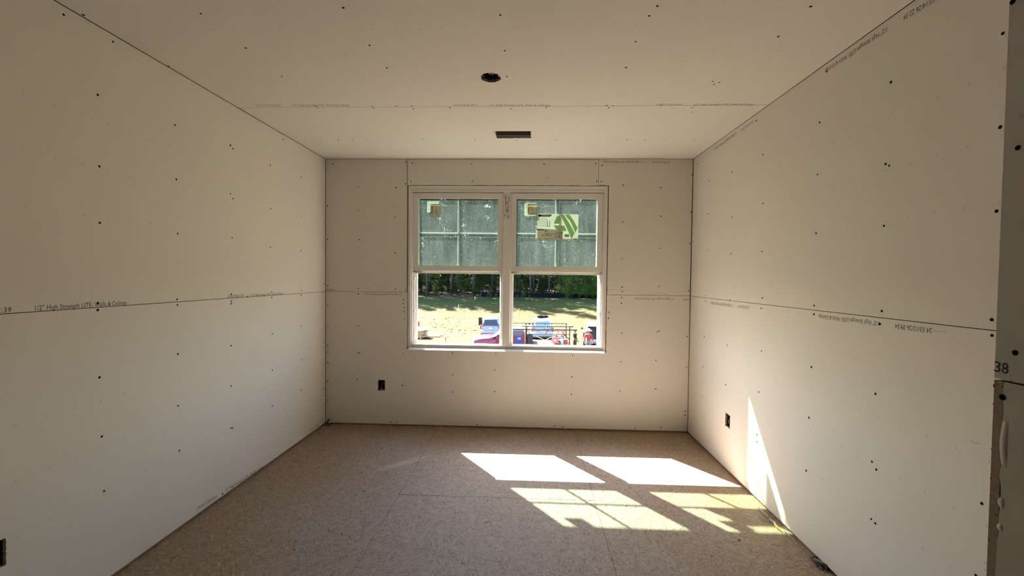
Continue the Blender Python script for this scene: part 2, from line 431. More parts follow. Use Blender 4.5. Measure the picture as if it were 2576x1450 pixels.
# --- right wall
wr = slab('wall_right', CAVITY, [(W + .075, W + .16, YH - .2, .2, FLOOR - .02, H + .3)], 'sunlit bare plasterboard wall on the right of the room')
ZR = 1.2095
def rrect(o, y0, y1, z0, z1): return (-(y1 - o[1]), -(y0 - o[1]), z0 - o[2], z1 - o[2])
oRU = (W, -2.2987, H)
panel('RU', wr, 'R', oRU, rrect(oRU, YF, -.003, ZR + .0014, H - .003))
oRL = (W, -2.3004, ZR)
rb = [(-.764, .304), (-.694, .306), (-.696, .402), (-.762, .398)]
panel('RL', wr, 'R', oRL, rrect(oRL, YF, -.003, GB, ZR - .0014), [rag([(-(y - oRL[1]), z - ZR) for y, z in rb], .007, .003, CUT)])
MB().box(W + TH, W + .07, YF, 0, FLOOR, .036).build('bottom_plate', FRAME_WOOD, wr)
# --- back wall with window opening
WX0, WX1, WZ0, WZ1 = .757, 2.547, .694, 2.178
wb_ = MB()
for p in ((-.2, WX0 - .02, .075, .112, FLOOR - .02, H + .3), (WX1 + .02, W + .2, .075, .112, FLOOR - .02, H + .3),
          (WX0 - .02, WX1 + .02, .075, .112, FLOOR - .02, WZ0 - .002), (WX0 - .02, WX1 + .02, .075, .112, WZ1 + .002, H + .3)): wb_.box(*p)
wback = tag(wb_.build('wall_back', CAVITY), 'bare plasterboard end wall holding the double window', None, None, 'structure')
MB().box(0, W, TH, .07, FLOOR, .036).build('bottom_plate', FRAME_WOOD, wback)
ro = MB()
ro.box(WX0 - .04, WX0 - .003, TH, .075, WZ0 - .04, WZ1 + .04).box(WX1 + .003, WX1 + .04, TH, .075, WZ0 - .04, WZ1 + .04)
ro.box(WX0 - .003, WX1 + .003, TH, .075, WZ1 + .003, WZ1 + .04).box(WX0 - .003, WX1 + .003, TH, .075, WZ0 - .04, WZ0 - .004)
ro.build('rough_opening', FRAME_WOOD, wback)
def brect(o, x0, x1, z0, z1): return (x0 - o[0], x1 - o[0], z0 - o[2], z1 - o[2])
oBU = (.1104, 0, H); ZB = 1.2115; JL = .751; JR = 2.4585
panel('BUL', wback, 'B', oBU, brect(oBU, .0035, JL - .0022, ZB + .0014, H - .0025))
oBH = (.15, 0, H + .2)
hl = [(JL + .0022 - oBH[0], WZ1 - oBH[2]), (JR - .001 - oBH[0], WZ1 - oBH[2]), (JR - .001 - oBH[0], H - .004 - oBH[2]), (JL + .0022 - oBH[0], H - .003 - oBH[2])]
panel('BUH', wback, 'B', oBH, (0, 1, 0, 1), outline=rag(hl, .03, .0022, CUT, only=(0,)))
oBR = (2.5558 + .003, 0, H)
rp = [(JR + .001, WZ1 + .003), (WX1 + .004, WZ1 + .001), (WX1 + .004, ZB + .0014), (W - .0055, ZB + .0014), (W - .0045, H - .0025), (JR + .001, H - .0025)]
panel('BUR', wback, 'B', oBR, (0, 1, 0, 1), outline=rag([(a - oBR[0], b - oBR[2]) for a, b in rp], .035, .0018, CUT, only=(0, 1)))
oBL = (.1185, 0, ZB)
lp_ = [(.0035, GB), (W - .003, GB), (W - .0045, ZB - .0014), (WX1 + .003, ZB - .0014), (WX1 + .003, WZ0), (WX0 - .003, WZ0), (WX0 - .003, ZB - .0014), (.0035, ZB - .0014)]
bb_ = [(.487, .309), (.553, .309), (.552, .406), (.489, .406)]
panel('BL', wback, 'B', oBL, (0, 1, 0, 1), [rag([(a - oBL[0], b - ZB) for a, b in bb_], .009, .0016, CUT)],
      outline=rag([(a - oBL[0], b - ZB) for a, b in lp_], .03, .0018, CUT, only=(3, 4, 5)))
# --- entry walls behind / beside the viewpoint
wf = slab('wall_front', CAVITY, [(XR + .06, W + .1, YH - .2, YF - .06, FLOOR - .02, H + .3)], 'projecting wall block beside the doorway at the right edge')
panel('FRU', wf, 'F', (W - .3, YF, H), (-(W - .001 - W + .3), -(XR + TH + .0006 - W + .3), 1.2119 - H, -.003))
panel('FRL', wf, 'F', (W - .3, YF, 1.2105), (-(W - .001 - W + .3), -(XR + .0005 - W + .3), GB - 1.2105, -.0014))
oE = (XR, -3.30, H)
panel('EU', wf, 'R', oE, (-(YF - TH * .02 + 3.30), -(-5.2 + 3.30), 1.2105 + .0014 - H, -.003))
oE2 = (XR, -3.22, 1.2105)
elo = [(-(YF - TH - .001 + 3.22), GB - 1.2105), (-(-5.2 + 3.22), GB - 1.2105), (-(-5.2 + 3.22), -.0014), (-(YF - TH - .001 + 3.22), -.0014)]
panel('EL', wf, 'R', oE2, (0, 1, 0, 1), outline=rag(elo, .02, .002, CUT, only=(3,)))
MB().box(XR + TH, XR + .06, YH, YF - TH, FLOOR, .036).build('bottom_plate', FRAME_WOOD, wf)
wfl = slab('wall_entry', CAVITY, [(-.1, XHL - .06, YH - .2, YF - .06, FLOOR - .02, H + .3)], 'wall block on the far side of the doorway behind the viewpoint')
panel('FL', wfl, 'F', (.3, YF, H), (-(XHL - .3), -(.003 - .3), GB - H, -.003))
wh = slab('wall_hall', CAVITY, [(-.2, W + .2, YH - .2, YH - .05, FLOOR - .02, H + .3)], 'added unseen end wall closing the passage behind the viewpoint')  # added out of view; passage left deep, bare and dark to cut bounce light
# --- torn paper bulging at the projecting corner
def torn(z0, z1, w, bulge, name='torn_paper'):
    b = MB(); n = 9; rows = []
    for i in range(n + 1):
        t = i / n; z = z0 + (z1 - z0) * t; k = math.sin(math.pi * t)
        rows.append([(XR - .0004, YF - TH - .004 - w, z), (XR - bulge * k * .6 - .0006, YF - TH - .004 - w * .5, z), (XR - bulge * k - .0006, YF - TH - .002 + .002 * k, z), (XR - bulge * k * .7 - .0002, YF - TH - .0025 + .002 * k, z)])
    vs_ = [p for r in rows for p in r]; fs = []
    for i in range(n):
        for j in range(3): fs.append((i * 4 + j, i * 4 + j + 1, i * 4 + 5 + j, i * 4 + 4 + j))
    b.add(vs_, fs).build(name, DRY, wf, smooth=True)
torn(1.085, 1.150, .004, .0014); torn(1.02, 1.035, .003, .0009); torn(.985, .995, .003, .0009)
b = MB()
for i in range(40):
    z = 1.205 - (i / 40) ** 2.2 * .35 + CUT.uniform(-.004, .004)
    b.ball((XR - CUT.uniform(0, .002), YF - CUT.uniform(0, TH), z), (CUT.uniform(.0004, .0011), CUT.uniform(.0004, .0011), CUT.uniform(.0006, .0018)), 6, 5, .3, CUT)
b.build('gypsum_crumbs', GYP, wf)['kind'] = 'stuff'
# --- screws
sb = MB(); sb.lathe([(.0052, .0), (.0048, .0007), (.0036, .0006), (.0030, .0003), (.0008, .0002)], 12)
SCREW_ME = sb.mesh('screw', SCREW, True)
def screws(side, ax, val, pts, chooser, scale=1.0):
    for k, (u, v) in enumerate(pts):
        p = px(u, v, ax, val); key = chooser(p)
        o, M = PANELS[key]
        lc = M.inverted() @ p
        t = Matrix.Translation((lc.x, lc.y, .0002)) @ Matrix.Rotation(random.uniform(-.04, .04), 4, 'X') @ Matrix.Diagonal((scale * random.uniform(.85, 1.1),) * 3).to_4x4()
        s = bpy.data.objects.new('screw', SCREW_ME); C.objects.link(s); s.parent = o; s.matrix_local = t
SL = [(160, 37), (284, 105), (246, 239), (250, 419), (251, 561), (440, 315), (443.5, 451.5), (447, 588), (579.3, 365.5), (585.7, 374.2), (579.7, 488), (586.2, 500), (583.6, 598.6), (679.9, 415.7), (681.2, 525.4), (757.2, 446.5), (757.2, 545.2), (813.4, 406.4), (816.3, 563.6), (711.9, 351.5), (680, 622), (757, 631), (245.8, 763.2), (245.8, 780.3), (445.5, 753.3), (446.1, 767.5), (581.4, 740.7), (581.4, 758.2), (581.7, 764.5), (622.3, 747.3), (683, 735), (683, 748.7), (758.3, 731.2), (757.3, 742.7), (757.6, 820.3), (685, 840), (816, 715), (815.6, 748.3), (250.2, 950), (256.1, 1098.8), (261.8, 1236), (447.5, 891.2), (448, 1021.6), (581.2, 870.2), (581.6, 971.7), (684.9, 931.8), (684.9, 1022.5), (757.5, 906.1), (757.5, 981.8), (814.9, 860), (814.9, 917), (814.5, 978.8), (814.7, 1035.6), (451.4, 1134.4), (581, 1077.6), (584.9, 1077.6), (559.5, 1243)]
screws('L', 0, 0, SL, lambda p: 'LU' if p.z > ZL else 'LL')
SCl = [(505.3, 34.2), (863.5, 19.3), (618.5, 120.4), (929.7, 114.1), (973, 170.7), (709.1, 192.4), (424.5, 166.5), (1258.5, 38), (1269.5, 127.4), (1274.8, 192.4), (1574.9, 170), (1599, 104.6), (1653.6, 15.1), (1633.1, 39.8), (2039.8, 16.1), (1958, 91.8), (1793.1, 205), (1796.1, 212), (1808.9, 207), (209.5, 37.5), (765.1, 352), (806.8, 352.2), (851.2, 351.1), (888.1, 351.3), (922.3, 351.3), (1063.6, 349.8), (1194.7, 351.3), (1400.3, 352.8), (1577.8, 351.5), (1622.2, 350.9), (1670.6, 350.9), (1746.6, 353), (1742, 282.6), (1427.5, 400.5), (1300.4, 353.5), (1285.2, 273.8), (795.6, 266.6), (799.3, 272), (935.8, 267.3), (939.8, 272), (997.2, 266.4), (1036, 266.6), (1040.3, 273.7), (1131.7, 271), (1373.9, 270.5), (1382, 266), (1526.4, 265.3), (1531, 271.1), (1541.8, 265.8), (1662, 265.2), (1740.2, 270.8), (1747, 265.6)]
screws('C', 2, H, SCl, lambda p: 'C1' if p.y > SEAM_Y else ('C2' if p.y > SEAM_Y - 1.219 else 'C3'))
SR = [(1919.3, 389), (1842.4, 433.3), (1783.8, 455.3), (1754, 411.9), (2056.7, 439.3), (1746.5, 499.6), (1919.5, 512.1), (1781.1, 538.7), (1840.8, 547.3), (2052.9, 587.1), (1778.4, 629.6), (1916.8, 632.6), (1839.4, 638.7), (1743, 607.7), (2241.3, 206.9), (2516.3, 320.1), (2227.9, 412.8), (2237, 417.1), (2223.7, 568.3), (2507, 531.5), (2523, 84), (2062.1, 308.1), (2080, 179.9), (1902.9, 303.4), (1775, 743.9), (1775, 757.9), (1836.8, 755.1), (1918.1, 750.4), (1915, 776.2), (2048, 769.4), (2048, 791.1), (2218.4, 783), (2213.2, 815.7), (2494.8, 804.8), (2495.5, 844.5), (1771.5, 847), (1741.5, 728.7), (1829.9, 869.5), (1915.8, 883.2), (1768.6, 923), (2041.2, 923.9), (1909.2, 986.9), (1765.9, 1000), (2035.2, 1051.6), (1905.2, 1094.3), (1904.4, 1112.2), (1825.6, 968.7), (2202.4, 991.4), (2193.6, 1162.4), (2204.5, 1182.1), (2191.9, 1306.7), (2202.2, 1317.4), (2470, 1267.6), (2455.5, 1449), (2028.1, 1184.7)]
screws('R', 0, W, SR, lambda p: 'RU' if p.z > ZR else 'RL')
SB = [(837.2, 412.4), (1020.3, 407.8), (1037.1, 411), (1033.7, 456.2), (1020, 463.1), (902.4, 471), (996.6, 472.1), (823.9, 517.9), (901.5, 531.5), (993.7, 547.2), (823.9, 602.8), (903.3, 603.4), (994.3, 636.7), (824.5, 719.3), (901.3, 726.2), (901.5, 740.1), (994, 727.7), (1014.5, 754.9), (1013.4, 764.2), (1016.8, 774), (1016.6, 783.6), (824.5, 768.5), (902.4, 819.8), (824.5, 819.5), (1017.7, 803), (901, 888.5), (904.7, 887.9), (1014.2, 890.5), (825, 887), (824.5, 913.1), (898.1, 954.8), (1012.8, 970.4), (824.5, 959.7), (824.5, 1006.7), (983.5, 1062), (998.6, 1062.6), (824.5, 869.6),
      (1564.5, 652), (1565.2, 722.8), (1565.2, 734.1), (1657.6, 721.4), (1732, 732.4), (1563.8, 749), (1563.1, 763.1), (1531.5, 785.9), (1530.5, 800.7), (1564.1, 838.6), (1653.8, 835.5), (1658.3, 833.1), (1728.5, 847.2), (1562.1, 911), (1650, 906.9), (1727.5, 924.8), (1559, 984.1), (1649.7, 979), (1723.8, 1035.2), (1723.8, 1044.8), (1598.3, 1077), (1663.1, 1077), (1741.3, 440), (1738.5, 534.2), (1736, 613),
      (1514.3, 416), (1512.7, 457.4), (1567.4, 466), (1662.8, 472.2), (1567, 558.6), (1662.5, 544.2), (1661, 625), (1186.4, 412), (1368.7, 413.3), (1499, 412), (1188, 456), (1376.6, 447.6), (1501, 456.5), (1138, 889), (1247.6, 889.8), (1440.4, 894.6), (1245, 931), (1138.7, 944), (1438, 949), (1139, 986.5), (1244, 985.7), (1437.6, 992.5), (1200.8, 1069), (1394.5, 1072.5), (1415.5, 1074)]
def bkey(p):
    if p.z > ZB:
        return 'BUL' if p.x < JL else ('BUH' if p.x < JR else 'BUR')
    return 'BL'
screws('B', 1, 0, SB, bkey)
SE = [(2561, 372), (2554, 888), (2522, 1000), (2548, 4)]
screws('E', 0, XR, SE, lambda p: 'EU' if p.z > 1.2105 else 'EL', .85)
# --- printed lettering on the boards
def text_mesh(s):
    cu = bpy.data.curves.new('t', 'FONT'); cu.body = s; cu.size = 1.0; cu.space_character = 1.08; cu.resolution_u = 2
    ob = bpy.data.objects.new('t', cu); C.objects.link(ob)
    dg = bpy.context.evaluated_depsgraph_get()
    me = bpy.data.meshes.new_from_object(ob.evaluated_get(dg))
    bpy.data.objects.remove(ob); bpy.data.curves.remove(cu)
    xs = [v.co.x for v in me.vertices]; x0, x1 = min(xs), max(xs)
    for v in me.vertices: v.co.x = (v.co.x - x0) / (x1 - x0); v.co.y = v.co.y / .70
    me.materials.clear(); me.materials.append(INK); me.name = 'printed_text'
    return me
TXT = {}
def lettering(key, s, ax, val, P0, P1, h=.0175, skip=0.0):
    if s not in TXT: TXT[s] = text_mesh(s)
    o, M = PANELS[key]; Mi = M.inverted()
    a = Mi @ px(*P0, ax, val); b = Mi @ px(*P1, ax, val); a.z = b.z = 0
    d = b - a; L = d.length; d.normalize(); n = Vector((-d.y, d.x, 0))
    m = Matrix(((d.x * L, n.x * h, 0, a.x), (d.y * L, n.y * h, 0, a.y), (0, 0, 1, .0004), (0, 0, 0, 1)))
    t = link('printed_text', TXT[s], o); t.matrix_local = m
HS = '1/2" High Strength LITE- Walls & Ceilings'
lettering('LU', '24 03/14/26 22:39', 0, 0, (-150, 793.5), (28, 786), .019)
lettering('LU', HS, 0, 0, (88, 782), (318, 767), .020)
lettering('LU', '24 03/14/26 22:39', 0, 0, (572, 750), (614, 747), .019)
lettering('LU', HS, 0, 0, (632, 746.5), (712, 741.5), .018)
lettering('LL', '24 03/12/26 09:55', 0, 0, (495.5, 1284.5), (545, 1253.5), .019)
lettering('LL', HS, 0, 0, (567.2, 1238), (662.4, 1177), .019)
lettering('LL', '24 03/12/26 09:55', 0, 0, (780.4, 1085.5), (802.6, 1071.2), .019)
lettering('RL', HS, 0, W, (2211, 809), (2060, 792.5), .019)
lettering('RL', '24 03/12/26 09:54', 0, W, (2343.9, 826), (2252.4, 815.5), .019)
lettering('RL', HS, 0, W, (1843.3, 766.4), (1788.3, 760.2), .019)
lettering('RL', '24 03/12/26 09:54', 0, W, (1884.6, 771.1), (1856.6, 767.9), .019)
lettering('RU', HS, 0, W, (2231.7, 67), (2075.9, 175), .020)
lettering('RU', '24 03/14/26 22:39', 0, W, (2372, -20), (2274.5, 37.5), .020)
lettering('RU', '24 03/14/26 22:39', 0, W, (1895.3, 301.5), (1865.4, 323.8), .019)
lettering('RU', HS, 0, W, (1852.5, 332.5), (1798, 373), .019)
lettering('BUL', 'Ceilings', 1, 0, (821.5, 731.2), (841, 731.2), .016)
lettering('BUL', '2', 1, 0, (1017, 733), (1019.5, 733), .016); lettering('BUL', '4', 1, 0, (1020, 733), (1022.5, 733), .016)
lettering('BL', HS, 1, 0, (1012, 739.3), (914, 739.1), .016)
lettering('BL', HS, 1, 0, (1696, 750.6), (1595.7, 749.8), .016)
lettering('BL', '26 09:56', 1, 0, (1737, 752), (1718.2, 751.6), .016)
lettering('BUR', HS, 1, 0, (1620, 405.8), (1518.6, 405.6), .016)
lettering('BUR', '24 03/14/26 22:38', 1, 0, (1685, 406.4), (1641.6, 406), .016)
lettering('C2', '24 03/12/26 09:56', 2, H, (646.2, 267.0), (708.5, 267.0), .024)
lettering('C2', HS, 2, H, (737.2, 266.8), (879.4, 266.6), .024)
lettering('C2', '24 03/12/26 09:55', 2, H, (1141.7, 266.4), (1202, 266.4), .024)
lettering('C2', HS, 2, H, (1233.6, 266.4), (1379.3, 266.4), .024)
lettering('C2', '24 03/12/26 09:55', 2, H, (1649.2, 265), (1713, 265), .024)
lettering('C2', HS, 2, H, (1745.7, 264.8), (1895.7, 264.8), .024)
lettering('EU', '3', 0, XR, (2501, 934.5), (2517, 938), .016); lettering('EU', '8', 0, XR, (2520, 938.6), (2537, 942), .016)
# pencil scribbles
GRAPH = simple('pencil_line', (.40, .355, .29), .7)
def pencil(key, ax, val, pts, r=.0012):
    o, M = PANELS[key]; Mi = M.inverted(); b = MB(); L = [Mi @ px(*p, ax, val) for p in pts]
    vs_ = []; fs = []
    for i, p in enumerate(L):
        t = (L[min(i + 1, len(L) - 1)] - L[max(i - 1, 0)]).normalized(); n = Vector((-t.y, t.x, 0)) * r
        vs_ += [(p.x + n.x, p.y + n.y, .0003), (p.x - n.x, p.y - n.y, .0003)]
    for i in range(len(L) - 1): fs.append((2 * i, 2 * i + 1, 2 * i + 3, 2 * i + 2))
    b.add(vs_, fs).build('pencil_mark', GRAPH, o)
pencil('BUR', 1, 0, [(1527, 731), (1545, 729), (1570, 729.5), (1590, 732)])
pencil('BUR', 1, 0, [(1612, 742), (1622, 739.5), (1632, 740), (1643, 743)])
pencil('BUR', 1, 0, [(1648, 741), (1655, 737.5), (1665, 737), (1680, 742)])
pencil('BUL', 1, 0, [(948, 733), (951, 722), (952, 717)], .0008); pencil('BUL', 1, 0, [(957, 722), (962, 716), (966, 720), (962, 728), (958, 727)], .0008); pencil('BUL', 1, 0, [(968, 714), (970, 724), (970, 732)], .0008)
pencil('RU', 0, W, [(1845, 737), (1846, 727), (1853, 714)], .0008); pencil('RL', 0, W, [(2345, 833), (2362, 834), (2382, 835)], .001)
pencil('RL', 0, W, [(2440, 1109), (2452, 1115), (2464, 1117)], .001)
# ------------------------------------------------------------------ outlet boxes, ceiling box, duct
def outlet_box(side, u0, u1, v0, v1, org, label, wires):
    """open-fronted nail-on box set behind the board; local u right, v up, n into room"""
    u, v, n = AX[side]; M = basis(org, u, v, n)
    e = empty('electrical_box', label=label, cat='electrical box', group='uncovered electrical boxes in the walls'); e.matrix_world = M
    t = .0022; d = .058; b = MB()
    b.box(u0, u1, v0, v1, -d - TH, -d - TH + t)
    for p in ((u0, u0 + t, v0, v1), (u1 - t, u1, v0, v1), (u0, u1, v0, v0 + t), (u0, u1, v1 - t, v1)): b.box(*p, -d - TH, -TH - .0005)
    b.build('box_shell', BOXBLK, e)
    for s in (v0 + .004, v1 - .010):
        m = (u0 + u1) / 2
        MB().lathe([(.004, 0), (.004, .005), (.0015, .0052)], 10, Matrix.Translation((m, s + .003, -TH - .006))).build('screw_boss', BOXBLK, e)
    for k, (mat, pts) in enumerate(wires):
        MB().tube([(u0 + (u1 - u0) * a, v0 + (v1 - v0) * bq, c) for a, bq, c in pts], .0018, 6).build('wire', mat, e, True)
    return e
outlet_box('B', .487, .553, .307, .408, (0, 0, 0), 'dark empty electrical box low in the end wall left of the window',
           [(WHITEWIRE, [(.15, .10, -.018), (.4, .06, -.014), (.85, .09, -.017)]), (COPPER, [(.2, .7, -.05), (.5, .5, -.03), (.8, .75, -.05)]), (WHITEWIRE, [(.1, .35, -.06), (.3, .25, -.035), (.35, .1, -.02)])])
outlet_box('R', .692, .766, .302, .404, (W, 0, 0), 'ragged electrical box cutout low in the right wall beside the sun streak',
           [(YELWIRE, [(.25, .55, -.03), (.22, .45, -.014), (.3, .2, -.02)]), (WHITEWIRE, [(.4, .15, -.03), (.6, .06, -.013), (.8, .05, -.013)]), (COPPER, [(.5, .9, -.05), (.6, .6, -.04), (.5, .3, -.05)])])
outlet_box('L', -2.414, -2.343, .310, .412, (0, 0, 0), 'dark electrical box low in the left wall at the picture edge',
           [(WHITEWIRE, [(.3, .1, -.018), (.6, .07, -.016), (.85, .12, -.02)]), (COPPER, [(.3, .8, -.05), (.5, .5, -.03), (.7, .8, -.05)])])
e = empty('ceiling_light_box', (can_c[0], can_c[1], H), 0, 'round ragged hole in the ceiling with red and white wires coiled inside', 'light box')
b = MB(); n = 28
ring = lambda r, z: [(r * math.cos(2 * math.pi * k / n), r * math.sin(2 * math.pi * k / n), z) for k in range(n)]
b.loft([ring(.050, .0135), ring(.050, .075), ring(.047, .075), ring(.047, .0135), ring(.050, .0135)], cap=False); b.add(ring(.050, .074), [tuple(range(n))])
b.build('box_shell', BOXBLK, e, False, False)
REDW = simple('red_wire', (.42, .06, .035), .4); BLKW = simple('black_wire', (.015, .015, .017), .4)
for mat, R_, ph, zz in ((REDW, .020, .3, .020), (WHITEWIRE, .017, 1.3, .016), (COPPER, .012, 2.3, .024), (BLKW, .024, 3.5, .030), (WHITEWIRE, .022, 4.4, .026)):
    pts = [(.010 + R_ * math.cos(ph + t * .55), -.016 + R_ * math.sin(ph + t * .55), zz + .004 * math.sin(t)) for t in range(9)] + [(.0, 0, .07)]
    MB().tube(pts, .0016, 6).build('wire', mat, e, True)
for s in (-1, 1): MB().lathe([(.0045, .014), (.0045, .03)], 10, Matrix.Translation((s * .040, .012, 0))).build('screw_boss', STEEL, e)
e = empty('duct_boot', ((vent[0] + vent[1]) / 2, (vent[2] + vent[3]) / 2, H), 0, 'rectangular metal duct boot behind the slot cut in the ceiling', 'duct boot')
hw, hd = .130, .074; b = MB()
def rr(a, c, z): return [(-a, -c, z), (a, -c, z), (a, c, z), (-a, c, z)]
b.loft([rr(hw, hd, .0135), rr(hw - .006, hd - .004, .100)], cap=False); b.add(rr(hw - .006, hd - .004, .100), [(0, 1, 2, 3)])
b.build('duct_shell', STEEL, e, False, False)
b = MB()
b.box(-hw, hw, hd - .0015, hd, .012, .022).box(-hw, hw, -hd, -hd + .0015, .012, .022).box(-hw, -hw + .0015, -hd, hd, .012, .022).box(hw - .0015, hw, -hd, hd, .012, .022)
b.build('duct_flange', simple('bright_flange', (.62, .58, .50), .45, .3), e)
# saw overcuts beside the two ceiling openings
for (u0, v0, u1, v1) in ((1239, 333, 1246, 331), (1336, 347, 1342, 346)):
    pencil('C1', 2, H, [(u0, v0), ((u0 + u1) / 2, (v0 + v1) / 2), (u1, v1)], .0035)
bpy.data.materials['pencil_line']
# ------------------------------------------------------------------ window
FY = .014
win = empty('window_1', (0, 0, 0), 0, 'white vinyl double window with both lower sashes raised', None, None, 'structure')
def ring4(b, x0, x1, z0, z1, w, y0, y1, g=.0004, wb=None, wt=None, ch=.003):
    """four mitred rails with a chamfer on the room side inner edge"""
    wb = wb or w; wt = wt or w
    i0, i1, k0, k1 = x0 + w, x1 - w, z0 + wb, z1 - wt
    D = (0, y1 - y0, 0)
    b.prism([(x0, y0, z0 + g), (x0, y0, z1 - g), (i0, y0, k1 - g), (i0, y0, k0 + g)], D)
    b.prism([(x1, y0, z0 + g), (i1, y0, k0 + g), (i1, y0, k1 - g), (x1, y0, z1 - g)], D)
    b.prism([(x0 + g, y0, z0), (i0 + g, y0, k0), (i1 - g, y0, k0), (x1 - g, y0, z0)], D)
    b.prism([(x0 + g, y0, z1), (x1 - g, y0, z1), (i1 - g, y0, k1), (i0 + g, y0, k1)], D)
    return b
A, B_, Z0, Z1 = .768, 2.537, .706, 2.156
b = MB(); ring4(b, WX0 + .004, WX1 - .003, WZ0 + .004, WZ1 - .004, .022, .005, .110, wb=.014, wt=.030); b.build('frame_flange', VINYL, win)
b = MB(); ring4(b, A + .012, B_ - .012, Z0 + .004, Z1 - .014, .016, FY, .112, wb=.028, wt=.022)
b.build('frame', VINYL, win)
FX0, FX1 = A + .028, B_ - .028; SILL = .738; HEAD = Z1 - .036
MX0, MX1 = 1.617, 1.686
b = MB(); b.bbox(MX0, MX1, FY - .002, .112, SILL, HEAD, .002); mull = b.build('mullion', VINYL, win)
# sloping stool piece in front of the sill, catching the sun
b = MB(); b.prism([(A + .004, -.026, .6905), (A + .004, -.026, .6940), (A + .004, -.011, .7045), (A + .004, .0105, .7095), (A + .004, .0105, .6905)], (B_ - A - .008, 0, 0)); b.build('sill_nosing', VINYL, win)
# jamb tracks for the open lower half
for x0, x1 in ((FX0, FX0 + .027), (MX0 - .027, MX0), (MX1, MX1 + .027), (FX1 - .027, FX1)):
    lead = x0 in (FX0, MX1); b = MB()
    inner = x1 if lead else x0; outer = x0 if lead else x1
    s = 1 if lead else -1
    b.box(min(outer, outer + s * .012), max(outer, outer + s * .012), .030, .112, SILL, 1.395)
    b.box(min(outer, outer + s * .020), max(outer, outer + s * .020), .046, .054, SILL, 1.395)
    b.box(min(outer, outer + s * .027), max(outer, outer + s * .027), .080, .112, SILL, 1.395)
    tr = b.build('jamb_track', VINYL, win)
    for zz in (1.318, 1.02, .80):
        MB().bbox(min(outer + s * .012, outer + s * .019), max(outer + s * .012, outer + s * .019), .033, .045, zz, zz + .036, .002).build('balance_shoe', VINYL, tr)
GL_IN = mat_glass('clear_pane', (.40, .46, .40), .012, 1.7); GL_OUT = mat_glass('dusty_pane', (.40, .46, .40), .021, 6.1)
SEAL = simple('dark_seal', (.05, .05, .048), .6)
GRID = simple('white_grille', (.90, .93, .93), .5, var=.02)
HEADG = simple('head_gap', (.10, .085, .065), .8)
def sash(x0, x1, z0, z1, y0, y1, gm, grid, name):
    b = MB(); ring4(b, x0, x1, z0, z1, .044, y0, y1)
    b2 = ring4(b, x0 + .0435, x1 - .0435, z0 + .0435, z1 - .0435, .0045, y0 + .005, y1 - .003)
    s = b.build(name, VINYL, win)
    g0, g1, k0, k1 = x0 + .046, x1 - .046, z0 + .046, z1 - .046; ym = (y0 + y1) / 2
    MB().add([(g0, ym, k0), (g1, ym, k0), (g1, ym, k1), (g0, ym, k1)], [(0, 1, 2, 3)]).build('glass', gm, s, False, False)
    if grid:
        m = (g0 + g1) / 2; z = (k0 + k1) / 2 - .002
        MB().box(m - .0095, m + .0095, ym + .003, ym + .009, k0, k1).build('grille_bar', GRID, s)
        MB().box(g0, m - .0097, ym + .003, ym + .009, z - .0095, z + .0095).build('grille_bar', GRID, s)
        MB().box(m + .0097, g1, ym + .003, ym + .009, z - .0095, z + .0095).build('grille_bar', GRID, s)
    return s
for x0, x1 in ((FX0 + .001, MX0 - .002), (MX1 + .002, FX1 - .001)):
    si = sash(x0, x1, 1.411, HEAD - .008, .026, .052, GL_IN, False, 'sash')
    so = sash(x0, x1, 1.392, HEAD - .002, .060, .086, GL_OUT, True, 'sash')
    MB().box(x0 + .002, x1 - .002, .040, .085, 1.3855, 1.3925).build('meeting_strip', VINYL, so)
    for q in (.28, .72):
        xm = x0 + (x1 - x0) * q
        MB().bbox(xm - .03, xm + .03, .026, .05, HEAD - .0085, HEAD - .004, .0015).build('sash_stop', VINYL, si)
# printed sticker strip on the mullion
MPAPER = simple('label_film', (.66, .62, .56), .35, var=.02)
p0 = px(1268, 487, 1, FY - .003); p1 = px(1283, 552, 1, FY - .003)
lab = MB().box(p0.x, p1.x, FY - .0034, FY - .0024, p1.z, p0.z).build('product_label', MPAPER, mull)
def dashes(parent, y, cols, rnd, mat):
    b = MB()
    for (u, v0, v1, w, dens) in cols:
        v = v0
        while v < v1:
            L = rnd.uniform(1.0, 4.0)
            if rnd.random() < dens:
                a = px(u - w / 2 + rnd.uniform(-.3, .3), v, 1, y); c = px(u + w / 2, min(v + L, v1), 1, y)
                b.box(a.x, c.x, y - .0003, y, c.z, a.z)
            v += L + rnd.uniform(.5, 1.2)
    o = b.build('printed_text', mat, parent); o['kind'] = 'stuff'; return o
rn = random.Random(5)
dashes(lab, FY - .0036, [(1271.3, 491, 505, 1.6, .95), (1272.5, 506, 523, 1.5, .5), (1274.2, 491, 500, 1, .8), (1276.5, 506, 514, 1.8, .8), (1275.2, 523, 536, 3.0, .85), (1281, 491, 506, 2.4, .6), (1278.8, 519, 532, 1.8, .7), (1271, 540, 547, 1.8, .7), (1278.6, 542, 550, 2, .9)], rn, INK)
